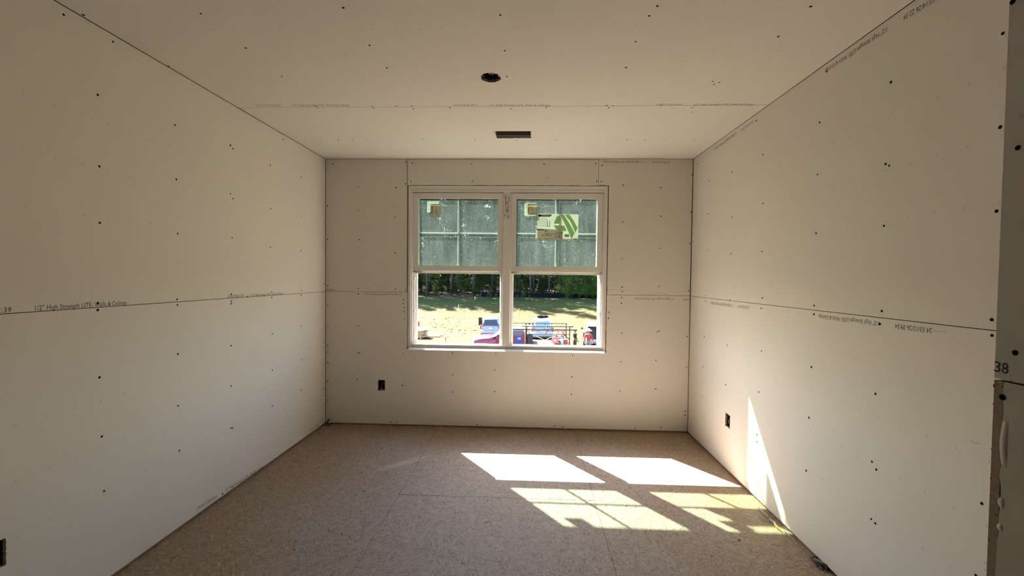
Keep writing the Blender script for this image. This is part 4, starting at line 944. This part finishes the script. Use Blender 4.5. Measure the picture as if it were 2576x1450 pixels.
def suv(name, loc, rz, body_m, glass_m, label, hatch_open=False, door_open=False, plate_art=False, rails=True):
    """local: +y front, -y rear, origin on the ground at centre"""
    e = empty(name, loc, rz, label, 'car'); hw = .92; L = 2.32
    b = MB(); b.loft([rrect_ring(hw - .10, -L + .06, L - .08, .30, .12), rrect_ring(hw - .02, -L, L, .48, .18), rrect_ring(hw, -L + .01, L - .03, .75, .20), rrect_ring(hw - .01, -L + .03, L - .10, .98, .22), rrect_ring(hw - .06, -L + .07, L - .3, 1.06, .22)])
    body = b.build('body', body_m, e, True)
    zb, zt = 1.05, 1.80; B4 = rrect_ring(hw - .07, -L + .08, 1.05, zb, .10); T4 = rrect_ring(hw - .22, -L + .34, .20, zt - .06, .14); T5 = rrect_ring(hw - .32, -L + .48, .05, zt, .14)
    gh = MB().loft([B4, T4, T5]).build('cabin', body_m, e, True)
    rear = [(-(hw - .17), -L + .08, zb), (hw - .17, -L + .08, zb), (hw - .36, -L + .34, zt - .06), (-(hw - .36), -L + .34, zt - .06)]
    sideR = [(hw - .07, -L + .18, zb), (hw - .07, .95, zb), (hw - .22, .06, zt - .06), (hw - .22, -L + .48, zt - .06)]
    sideL = [(-(hw - .07), .95, zb), (-(hw - .07), -L + .18, zb), (-(hw - .22), -L + .48, zt - .06), (-(hw - .22), .06, zt - .06)]
    frontW = [(hw - .17, 1.05, zb), (-(hw - .17), 1.05, zb), (-(hw - .36), .20, zt - .06), (hw - .36, .20, zt - .06)]
    def pane(n_, P, s0, s1, t0, t1, m): q, d = facequad(P, s0, s1, t0, t1, .006); MB().prism(q, d).build(n_, m, e)
    if not hatch_open: pane('rear_window', rear, .03, .97, .10, .86, glass_m)
    pane('windshield', frontW, .05, .95, .08, .92, CARGLASS)
    for P, a in ((sideR, 0), (sideL, 1)):
        for s0, s1 in ((.04, .26), (.29, .58), (.61, .90)):
            if a: s0, s1 = 1 - s1, 1 - s0
            pane('side_window', P, s0, s1, .10, .88, CARGLASS)
    MB().bbox(-hw + .03, hw - .03, -L - .10, -L + .10, .42, .66, .04).build('rear_bumper', simple('bumper_grey', (.34, .34, .36), .6), e)
    MB().bbox(-hw + .05, hw - .05, L - .16, L + .06, .36, .62, .04).build('front_bumper', TRIM, e)
    for s in (-1, 1):
        MB().bbox(s * (hw - .03) - .08, s * (hw - .03) + .05, -L - .02, -L + .12, .80, 1.18, .02).build('tail_lamp', TAIL, e)
        MB().bbox(s * (hw - .2) - .16, s * (hw - .2) + .14, L - .14, L - .01, .72, .92, .02).build('head_lamp', PLATE, e)
        MB().bbox(s * (hw + .09) - .10, s * (hw + .09) + .10, .62, .76, 1.06, 1.24, .03).build('door_mirror', TRIM, e)
        if rails: MB().tube([(s * .60, -1.65, zt - .02), (s * .60, -1.55, zt + .05), (s * .60, -.1, zt + .05), (s * .60, 0, zt - .02)], .018, 6).build('roof_rail', TRIM, e)
    if not hatch_open:
        MB().box(-.17, .17, -L - .022, -L + .02, .80, .98).build('number_plate', PLATE, e)
        MB().box(-.30, .30, -L - .03, -L + .02, 1.00, 1.03).build('tailgate_handle', CHROME, e)
    else:
        MB().bbox(-.66, .66, -L - .004, -L + .25, .62, 1.10, .01).build('cargo_opening', TRIM, e)
        q, d = facequad(rear, .02, .98, .0, .95, .006); MB().prism(q, d).build('cargo_opening', TRIM, e)
        hp = empty('hatch_pivot'); bpy.data.objects.remove(hp)
        ht = MB().prism([(-.70, -L + .36, zt - .02), (.70, -L + .36, zt - .02), (.78, -L - .62, zt + .16), (.70, -L - .82, zt - .06), (-.70, -L - .82, zt - .06), (-.78, -L - .62, zt + .16)], (0, 0, .07)).build('tailgate', body_m, e)
        MB().prism([(-.56, -L + .20, zt - .006), (.56, -L + .20, zt - .006), (.62, -L - .40, zt + .10), (-.62, -L - .40, zt + .10)], (0, 0, .01)).build('tailgate_glass', CARGLASS, ht)
        for s in (-1, 1): MB().tube([(s * .66, -L + .24, zt - .30), (s * .70, -L - .30, zt + .08)], .012, 6).build('gas_strut', TRIM, e)
    if door_open:
        MB().bbox(-hw - .38, -hw - .02, .62, .70, .80, 1.58, .03).build('open_door', simple('door_lining', (.022, .015, .013), .9), e)
    wheels(e, [(s * (hw - .10), y) for s in (-1, 1) for y in (-1.38, 1.42)])
    return e
def face_cam(p, off=0): return -math.atan2(p.x - CAM.x, p.y - CAM.y) + off
p = at(1236, 857, 40.3); suv('silver_suv', p, face_cam(p, -.03), SILVER, CARGLASS, 'silver SUV seen from behind in the left pane with one door open', door_open=True)
p = at(1360, 858, 38.6); s2v = suv('white_suv', p, face_cam(p, .08), WHITEP, BLUEGLASS, 'white SUV seen from behind beyond the ladder rack of the truck')
for k, (x0, x1, col) in enumerate(((-.62, -.22, (.40, .16, .22)), (-.16, .14, (.45, .05, .06)), (.22, .62, (.42, .14, .30)))):
    MB().box(x0, x1, -2.345, -2.30, .84 + .05 * (k == 1), .96).build('bumper_sticker', simple('sticker_art%d' % k, col, .5, var=.4, scale=25), s2v)
p = at(1495, 870, 34.8); suv('hatch_suv', p, face_cam(p, .04), WHITEP, CARGLASS, 'pale SUV with its tailgate raised at the right edge of the window', hatch_open=True)
# black duffels tied on the white SUV roof
BAG = simple('black_bag', (.006, .006, .007), .95, 0, .1)
for dx, dy, r, lb_ in ((-.05, -.4, (.34, .26, .16), 'lumpy black bag tied on the roof of the white SUV'), (.42, -.1, (.26, .22, .13), 'smaller dark bag at the right side of the white SUV roof')):
    q = s2v.matrix_basis @ Vector((dx, dy, 1.80 + r[2] * .8))
    b = MB().ball((0, 0, 0), r, 12, 8, .10, random.Random(4)); o = b.build('roof_bag', BAG, None, True); o.location = q; tag(o, lb_, 'bag', 'bags on the white SUV roof')
    MB().tube([(-r[0] * .5, 0, r[2] * .7), (0, 0, r[2] * 1.5), (r[0] * .4, 0, r[2] * .8)], .02, 5).build('bag_handle', BAG, o)
# --- red pickup with ladder rack, facing left
pc = at(1284, 868, 28.0)
TROT = math.pi / 2 + .03
tk = empty('pickup_truck', pc, TROT, 'red pickup truck with a black ladder rack parked across the lot', 'truck')   # local +y = front (towards the left)
hw = .98; b = MB()
def sec(y, z0, z1, w, c=.12): return [(-w + c, y, z0), (w - c, y, z0), (w, y, z0 + c), (w, y, z1 - c), (w - c, y, z1), (-w + c, y, z1), (-w, y, z1 - c), (-w, y, z0 + c)]
b.loft([sec(.95, .50, 1.34, hw), sec(1.4, .50, 1.33, hw), sec(1.9, .50, 1.30, hw), sec(2.30, .52, 1.23, hw - .03), sec(2.45, .58, 1.12, hw - .10)]); b.build('hood', REDP, tk, True)
b = MB(); b.loft([sec(-.95, .48, 1.53, hw), sec(.0, .48, 1.53, hw), sec(.55, .48, 1.53, hw), sec(.96, .48, 1.40, hw)]); b.build('cab_lower', REDP, tk)
cabB = rrect_ring(hw - .05, -.92, 1.12, 1.36, .10); cabT = rrect_ring(hw - .14, -.84, .42, 1.79, .14)
MB().loft([cabB, cabT]).build('cab', REDP, tk)
MB().loft([rrect_ring(hw - .12, -.86, .44, 1.775, .14), rrect_ring(hw - .14, -.84, .42, 1.93, .14), rrect_ring(hw - .24, -.74, .30, 1.98, .14)]).build('cab_roof', WHITEP, tk, True)  # white colour stands in for sky glare on the red roof
sl_ = [(-(hw - .09), .75, 1.54), (-(hw - .09), -.82, 1.54), (-(hw - .14), -.76, 1.77), (-(hw - .14), .32, 1.77)]
sr_ = [(hw - .09, -.82, 1.54), (hw - .09, .75, 1.54), (hw - .14, .32, 1.77), (hw - .14, -.76, 1.77)]
fw_ = [(hw - .16, 1.12, 1.36), (-(hw - .16), 1.12, 1.36), (-(hw - .28), .42, 1.79), (hw - .28, .42, 1.79)]
rw_ = [(-(hw - .16), -.92, 1.36), (hw - .16, -.92, 1.36), (hw - .28, -.84, 1.79), (-(hw - .28), -.84, 1.79)]
for n_, P, s0, s1, m in (('side_window', sl_, .08, .50, CARGLASS), ('side_window', sl_, .53, .96, CARGLASS), ('side_window', sr_, .07, .46, CARGLASS), ('side_window', sr_, .50, .90, CARGLASS), ('windshield', fw_, .04, .96, BLUEGLASS), ('rear_window', rw_, .08, .92, CARGLASS)):
    q, d = facequad(P, s0, s1, .08, .94, .008); MB().prism(q, d).build(n_, m, tk)
dp = MB().box(-hw - .012, -hw + .01, -.72, -.30, .75, 1.44).build('door_panel', simple('blue_panel', (.015, .045, .17), .3), tk)
MB().box(-hw - .016, -hw - .008, -.68, -.48, 1.24, 1.38).build('door_sign', simple('pale_blue_sign', (.20, .30, .46), .4), dp)
MB().tube([(-(hw - .12), 1.18, 1.37), (-(hw - .20), .46, 1.80)], .035, 6).build('windshield_pillar', WHITEP, tk)
MB().tube([(.55, 1.18, 1.365), (-.2, 1.05, 1.44)], .014, 5).build('wiper', TRIM, tk); MB().tube([(-.1, 1.18, 1.365), (-.7, 1.05, 1.44)], .014, 5).build('wiper', TRIM, tk)
bed = MB(); bed.box(-hw + .02, hw - .02, -3.90, -1.05, .55, .62)
for x0, x1, y0, y1 in ((-hw, -hw + .07, -3.90, -1.02), (hw - .07, hw, -3.90, -1.02), (-hw + .07, hw - .07, -1.09, -1.02), (-hw + .07, hw - .07, -3.90, -3.84)): bed.box(x0, x1, y0, y1, .52, .95)
bed.build('cargo_bed', TRIM, tk)
MB().bbox(-hw + .08, hw - .08, -1.46, -1.10, .70, 1.60, .03).build('bed_tool_chest', TRIM, tk)
MB().bbox(-hw + .02, hw - .02, -4.12, -3.90, .48, .68, .03).build('rear_bumper', CHROME, tk); MB().bbox(-hw + .02, hw - .02, 2.40, 2.58, .44, .74, .03).build('front_bumper', CHROME, tk)
MB().bbox(-.7, .7, 2.42, 2.49, .76, 1.10, .02).build('grille', TRIM, tk)
for s in (-1, 1):
    MB().bbox(s * .82 - .12, s * .82 + .12, 2.36, 2.47, .86, 1.12, .02).build('head_lamp', PLATE, tk); MB().bbox(s * .93 - .05, s * .93 + .05, -3.93, -3.86, .62, .92, .01).build('tail_lamp', TAIL, tk)
    MB().bbox(s * (hw + .13) - .12, s * (hw + .13) + .12, .72, .84, 1.38, 1.60, .03).build('door_mirror', TRIM, tk)
wheels(tk, [(s * (hw - .10), y) for s in (-1, 1) for y in (-2.75, 1.65)])
RACK = simple('rack_steel', (.022, .019, .019), .45, .4)
rk = lambda pts, r, n_: MB().tube(pts, r, 8).build(n_, RACK, tk)
for s in (-1, 1):
    x = s * (hw - .05)
    for y in (-3.86, -1.06): rk([(x, y, .94), (x, y, 2.11)], .035, 'rack_post')
    rk([(x, -4.35, 1.90), (x, .60, 1.90)], .038, 'rack_rail'); rk([(x, -3.90, 2.11), (x, .60, 2.11)], .026, 'rack_rail')
    rk([(x, -3.84, 1.60), (x, -1.10, 1.60)], .022, 'rack_rail'); rk([(x, -3.84, 1.30), (x, -3.45, 1.60)], .03, 'rack_brace'); rk([(x, -2.28, 1.62), (x, -2.45, 1.88)], .024, 'rack_brace')
    for y in (-2.4, -1.06, .0, .58): rk([(x, y, 1.90), (x, y, 2.11)], .020, 'rack_post')
for y in (-3.86, -2.4, -1.06, .58): rk([(-hw + .05, y, 1.93), (hw - .05, y, 1.93)], .028, 'rack_crossbar')
# --- load in the bed
TM = Matrix.Translation(pc) @ Matrix.Rotation(TROT, 4, 'Z')
def load(o, x, y, z, rz=0): o.matrix_world = TM @ Matrix.Translation((x, y, z)) @ Matrix.Rotation(rz, 4, 'Z'); return o
HOSE = simple('red_hose', (.50, .075, .055), .5)
def reel(x, y, z, rz, lb_):
    e = empty('hose_reel', (0, 0, 0), 0, lb_, 'hose reel', 'red hose reels in the truck bed'); load(e, x, y, z, rz); Rm = Matrix.Rotation(math.pi / 2, 4, 'X')
    for k in range(4): MB().tube([(.21 * math.cos(a * .349), -.07 + k * .045, .24 + .21 * math.sin(a * .349)) for a in range(19)], .024, 6).build('hose_coil', HOSE, e, True)
    for s in (-.11, .11): MB().lathe([(.235, -.006), (.235, .006)], 20, Matrix.Translation((0, s, .24)) @ Rm).build('reel_flange', simple('reel_disc', (.55, .16, .13), .5), e)
    MB().lathe([(.09, -.13), (.09, .13)], 14, Matrix.Translation((0, 0, .24)) @ Rm).build('reel_hub', RIM, e); MB().box(-.16, .16, -.14, .14, 0, .03).build('reel_base', TRIM, e)
# raised deck boards carry the load just under the rails
dk = MB().box(-hw + .08, hw - .08, -3.82, -1.50, .88, .92).build('deck_board', mat_wood('deck_ply', (.085, .055, .03), (.13, .085, .045))); dk.matrix_world = TM; tag(dk, 'plywood deck board laid across the truck bed', 'board')
reel(-.55, -2.95, .92, 1.45, 'lower left red hose reel standing in the truck bed'); 
e = empty('air_compressor', (0, 0, 0), 0, 'grey portable compressor with pipes between the red hose reels', 'compressor'); load(e, -.20, -3.22, .92, 0)
MB().lathe([(.02, -.32), (.13, -.29), (.15, -.2), (.15, .2), (.13, .29), (.02, .32)], 16, Matrix.Translation((0, 0, .19)) @ Matrix.Rotation(math.pi / 2, 4, 'X')).build('tank', RIM, e, True)
MB().bbox(-.11, .11, -.16, .10, .33, .52, .02).build('motor', simple('motor_grey', (.30, .30, .31), .5, .4), e); MB().bbox(-.14, .14, .11, .24, .33, .56, .02).build('pump_guard', TRIM, e)
MB().tube([(0, -.25, .33), (0, -.25, .66), (0, .24, .66), (0, .24, .56)], .016, 6).build('carry_handle', CHROME, e)
for s in (-.2, .2): MB().box(-.12, .12, s - .02, s + .02, 0, .06).build('foot', TRIM, e)
e2 = tag(MB().bbox(-.2, .2, -.24, .24, 0, .40, .02).build('tool_box', simple('tool_box_grey', (.16, .15, .17), .6)), 'dark tool box on the deck board behind the compressor', 'tool box'); load(e2, .25, -3.40, .92)
reel(.25, -3.40, 1.322, 1.2, 'upper right red hose reel standing on the dark tool box')
PLK = mat_wood('pale_plank', (.42, .30, .15), (.55, .42, .24))
for k, (ang, x, lb_) in enumerate(((.42, -.72, 'pale plank leaning up to the right across the truck bed'), (-.40, -.80, 'pale plank leaning up to the left, crossing the other plank'))):
    o = tag(MB().box(-.03, .03, -.62, .62, -.012, .012).build('plank', PLK), lb_, 'plank', 'crossed planks in the truck bed')
    o.matrix_world = TM @ Matrix.Translation((x, -2.28, .92 + .265)) @ Matrix.Rotation(-ang, 4, 'X')
for k, (y, col, lb_) in enumerate(((-3.66, (.40, .06, .05), 'red fuel can at the tail of the truck bed'), (-2.95 + .30, (.45, .43, .40), 'pale bucket at the tail of the truck bed'))):
    o = MB().lathe([(.10, 0), (.125, .30), (.13, .31), (.11, .32)], 14).build('fuel_can' if k == 0 else 'bucket', simple('can%d' % k, col, .5)); load(o, -.62 + .02 * k, y if k == 0 else -3.42, .92); tag(o, lb_, 'fuel can' if k == 0 else 'bucket')
    MB().tube([(-.10, 0, .31), (-.06, 0, .42), (.06, 0, .42), (.10, 0, .31)], .008, 6).build('handle', TRIM, o)
# --- lumber stack at the left
pl = at(1052, 866, 36.5)
e0 = pl.copy(); LUM = mat_wood('lumber', (.30, .19, .09), (.44, .30, .15), .8, (1.5, 20, 20)); WSH = simple('white_sheet_board', (.66, .65, .63), .6)
for k in range(3):
    o = tag(MB().box(-.05, .05, -.9, .9, 0, .10).build('bearer', LUM), 'timber bearer under the lumber stack', 'timber', 'bearers under the lumber stack'); x, y = pl.x - 1.6 + k * 1.0, pl.y; o.location = (x, y, gz(x, y) - .02)
zb_ = gz(pl.x - .6, pl.y) + .09
for k in range(7):
    w = 2.5 + random.uniform(-.1, .1); o = tag(MB().box(-w / 2, w / 2 + .25 * (k % 2), -.6, .6, 0, .085).build('lumber_layer', LUM), 'layer %s of brown boards in the lumber stack' % ('counted %d up from the ground' % (k + 1)), 'lumber', 'board layers of the lumber stack'); o.location = (pl.x - .75 + random.uniform(-.08, .08), pl.y + random.uniform(-.05, .05), zb_ + k * .088)
for k in range(4):
    o = tag(MB().box(-1.35, 1.35, -.65, .65, 0, .05).build('sheet_board', WSH), 'white sheet board %s on the lumber stack' % ('first up', 'second up', 'third up', 'lying topmost')[k], 'board', 'white sheet boards on the lumber stack'); o.location = (pl.x - .45 - .1 * (3 - k), pl.y + .02 * k, zb_ + 7 * .088 + k * .053)
for k, (u, v, d, L) in enumerate(((1085, 846, 39.0, 2.0), (1088, 850, 38.2, 1.8), (1086, 856, 37.2, 1.5))):
    p = at(u, v, d); o = tag(MB().box(-L / 2, L / 2, -.15, .15, 0, .12).build('loose_beam', LUM), ('farthest', 'middle', 'nearest')[k] + ' of three loose brown beams lying right of the lumber stack', 'beam', 'loose beams by the lumber stack'); o.location = p; o.rotation_euler = (0, 0, .06 * k - .05)
# --- red barrel at the left edge
p = at(1048, 831, 42.3)
o = MB().lathe([(.26, 0), (.29, .02), (.29, .30), (.305, .32), (.29, .34), (.29, .62), (.305, .64), (.29, .66), (.29, .92), (.26, .94)], 20).build('barrel', simple('barrel_red', (.38, .06, .04), .5), None, False); o.location = p
tag(o, 'red barrel standing in the straw at the left edge of the window', 'barrel'); MB().tube([(.28, -.05, .25), (.40, -.08, .25), (.42, -.08, .10)], .025, 6).build('tap', TRIM, o)
# --- clods of turned clay in the field
CLOD = simple('clay_clod', (.062, .034, .017), .95, var=.3, scale=8); cd = random.Random(8)
cm = [MB().ball((0, 0, .3), (1, .8, .55), 7, 5, .28, cd).mesh('clay_clod', CLOD) for _ in range(3)]
for k in range(95):
    u = cd.gauss(1132, 38); v = cd.gauss(824, 13)
    if not (1055 < u < 1200 and 797 < v < 856) or (u < 1105 and v > 836): continue
    r = ray(u, v); d = 34.0
    while d < 64 and CAM.z + r.z / r.y * d > gz(CAM.x + r.x / r.y * d, CAM.y + d): d += .25
    q = at(u, v, d); o = link('clay_clod', cm[cd.randrange(3)]); o.location = q; s = cd.uniform(.03, .085); o.scale = (s * 1.6, s, s); o.rotation_euler = (0, 0, cd.uniform(0, 6.28))
    tag(o, 'clod of turned brown clay in the straw field', 'clod', 'clay clods in the straw field')
# ------------------------------------------------------------------ people
SKIN = simple('skin', (.30, .16, .10), .6, var=.06); SKIN2 = simple('skin_deep', (.16, .085, .055), .6, var=.06)
def skin_mesh(name, chains, mat, sub=2):
    """chains: lists of (x,y,z,r); a chain starting with an int continues from that vertex index of the shared list"""
    V = []; E_ = []; R_ = []; idx = {}
    for ch in chains:
        prev = None
        for it in ch:
            if isinstance(it, str): prev = idx[it]; continue
            key = it[4] if len(it) > 4 else None
            V.append(it[:3]); R_.append(it[3]); i = len(V) - 1
            if key: idx[key] = i
            if prev is not None: E_.append((prev, i))
            prev = i
    me = bpy.data.meshes.new(name); me.from_pydata(V, E_, []); o = bpy.data.objects.new(name, me); C.objects.link(o)
    o.modifiers.new('skin', 'SKIN'); 
    for i, d in enumerate(me.skin_vertices[0].data): d.radius = (R_[i], R_[i]); d.use_root = (i == 0)
    m = o.modifiers.new('sub', 'SUBSURF'); m.levels = sub; m.render_levels = sub
    dg = bpy.context.evaluated_depsgraph_get(); nm = bpy.data.meshes.new_from_object(o.evaluated_get(dg))
    bpy.data.objects.remove(o); nm.materials.clear(); nm.materials.append(mat); nm.polygons.foreach_set('use_smooth', [True] * len(nm.polygons)); nm.name = name
    return nm
def fingers(wr, d, side, fwd):
    """five fingers from a palm end: wr wrist point, d hand direction"""
    out = []; w = Vector(wr); d = Vector(d).normalized(); a = Vector(fwd).normalized(); n = d.cross(a).normalized()
    for k, (o_, L) in enumerate(((-.030, .075), (-.010, .085), (.010, .080), (.028, .062))):
        p0 = w + d * .085 + a * o_; p1 = p0 + d * L * .5 + n * side * .006; p2 = p1 + (d * .8 + n * side * .5).normalized() * L * .5
        out.append((p0, p1, p2))
    t0 = w + d * .035 - a * .035; out.append((t0, t0 + (d * .7 - a * .7).normalized() * .035, t0 + (d * .9 - a * .35).normalized() * .075)); return out
def person(loc, rz, hgt, skin, shirt_m, pant_m, label, arms, lean=0.0, sleeve='short'):
    s = hgt / 1.75; e = empty('person', loc, rz, label, 'person'); e.scale = (s, s, s)          # local -y = facing direction
    body = [[(0, 0, .98, .125, 'pel'), (0, -.005, 1.12, .120), (0, -.005 - lean * .3, 1.28, .135, 'ch'), (0, .01 - lean * .6, 1.42, .085, 'nk0'), (0, .0 - lean, 1.50, .052), (0, -.01 - lean, 1.57, .065), (0, -.012 - lean, 1.64, .092), (0, -.005 - lean, 1.70, .080)]]
    for sd in (-1, 1):
        body.append(['pel', (sd * .095, 0, .90, .095), (sd * .105, -.01, .70, .078), (sd * .108, -.012, .50, .058), (sd * .110, .0, .30, .054), (sd * .112, .012, .10, .040), (sd * .118, -.03, .045, .040), (sd * .128, -.13, .032, .032)])
        el, wrp = arms[sd]; el = Vector(el); wrp = Vector(wrp)
        body.append(['nk0', (sd * .16, .005 - lean * .5, 1.40, .062), tuple(el.lerp(Vector((sd * .16, .005, 1.40)), .5)) + (.046,), tuple(el) + (.040,), tuple(el.lerp(wrp, .6)) + (.034,), tuple(wrp) + (.026, 'w%d' % sd)])
        d = (wrp - el).normalized(); body.append(['w%d' % sd, tuple(wrp + d * .05) + (.036, 'p%d' % sd)])
        for f in fingers(wrp, d, sd, (0, -1, .1)): body.append(['p%d' % sd] + [tuple(q) + (.0095,) for q in f])
    link('body', skin_mesh('body', body, skin), e)
    fy = -.095 - lean
    for sd in (-1, 1):
        MB().ball((sd * .034, fy - .002, 1.655), (.013, .008, .009), 8, 6).build('eye', simple('eye_dark', (.03, .025, .02), .3), e, True)
        MB().ball((sd * .095, -.01 - lean, 1.645), (.012, .022, .032), 8, 6).build('ear', skin, e, True)
    MB().ball((0, fy - .012, 1.625), (.015, .022, .024), 8, 6).build('nose', skin, e, True); MB().ball((0, fy + .004, 1.583), (.026, .008, .008), 8, 6).build('mouth', simple('lips', (.22, .08, .07), .5), e, True)
    sh = [[(0, 0, .93, .145, 'a'), (0, -.005, 1.12, .138), (0, -.005 - lean * .3, 1.28, .152), (0, .01 - lean * .6, 1.43, .098, 'b')]]
    for sd in (-1, 1):
        el, wrp = arms[sd]; el = Vector(el); sp_ = Vector((sd * .165, .005, 1.40)); end = el if sleeve == 'short' else Vector(wrp).lerp(el, .05)
        c_ = ['b', (sd * .165, .005 - lean * .5, 1.40, .078), tuple(el.lerp(sp_, .45)) + (.064,)]
        if sleeve == 'short': c_.append(tuple(el.lerp(sp_, .15)) + (.060,))
        else: c_ += [tuple(el) + (.056,), tuple(end) + (.042,)]
        sh.append(c_)
    link('shirt', skin_mesh('shirt', sh, shirt_m), e)
    pt = [[(0, 0, 1.02, .136, 'a'), (0, 0, .94, .140, 'b')]]
    for sd in (-1, 1): pt.append(['b', (sd * .10, 0, .84, .105), (sd * .108, -.01, .62, .085), (sd * .110, -.008, .40, .072), (sd * .113, .010, .10, .062)])
    link('trousers', skin_mesh('trousers', pt, pant_m), e)
    MB().lathe([(.146, .985), (.148, 1.0), (.148, 1.015), (.146, 1.025)], 18).build('belt', simple('belt_leather', (.10, .09, .085), .6), e)
    for sd in (-1, 1): MB().bbox(sd * .122 - .048, sd * .122 + .048, -.19, .075, 0, .075, .02).build('boot', simple('boot_brown', (.06, .04, .03), .8), e)
    return e
REDSH = simple('red_shirt', (.36, .035, .030), .8); BLKSH = simple('black_shirt', (.016, .017, .020), .8); KHAKI = simple('grey_trousers', (.21, .18, .16), .85); DKP = simple('dark_trousers', (.025, .026, .028), .85)
STRAW = simple('straw_hat', (.60, .46, .30), .8, var=.15, scale=60)
p = at(1480, 870, 28.9)
pe = person(p, face_cam(p, .25), 1.74, SKIN, REDSH, KHAKI, 'person in a red shirt and straw hat standing behind the raised tailgate', {-1: ((-.27, .03, 1.14), (-.28, -.07, .88)), 1: ((.27, .03, 1.14), (.26, -.06, .90))}, .03, 'long')
ht = MB().lathe([(.20, 0), (.235, -.012), (.24, -.004), (.20, .012), (.112, .022), (.108, .09), (.085, .125), (.03, .128)], 22, Matrix.Translation((0, -.035, 1.70)) @ Matrix.Rotation(.12, 4, 'X')).build('hat', STRAW, pe, True)
MB().lathe([(.114, .022), (.114, .045), (.110, .05)], 20, Matrix.Translation((0, -.035, 1.70)) @ Matrix.Rotation(.12, 4, 'X')).build('hat_band', simple('hat_band', (.12, .07, .04), .8), ht)
p = at(1446, 870, 29.8)
pe = person(p, face_cam(p, 1.1), 1.66, SKIN2, BLKSH, DKP, 'person in a black T-shirt standing behind the truck bed', {-1: ((-.25, -.02, 1.15), (-.22, -.20, .98)), 1: ((.26, .02, 1.14), (.25, -.10, .90))})
b = MB(); b.ball((0, .008, 1.668), (.104, .108, .098), 14, 10); 
hm_ = b.mesh('hair', simple('dark_hair', (.012, .010, .009), .8), True)
bm = bmesh.new(); bm.from_mesh(hm_); bmesh.ops.delete(bm, geom=[v for v in bm.verts if v.co.z < 1.655 and v.co.y < .01 or v.co.z < 1.60], context='VERTS'); bm.to_mesh(hm_); bm.free()
link('hair', hm_, pe)
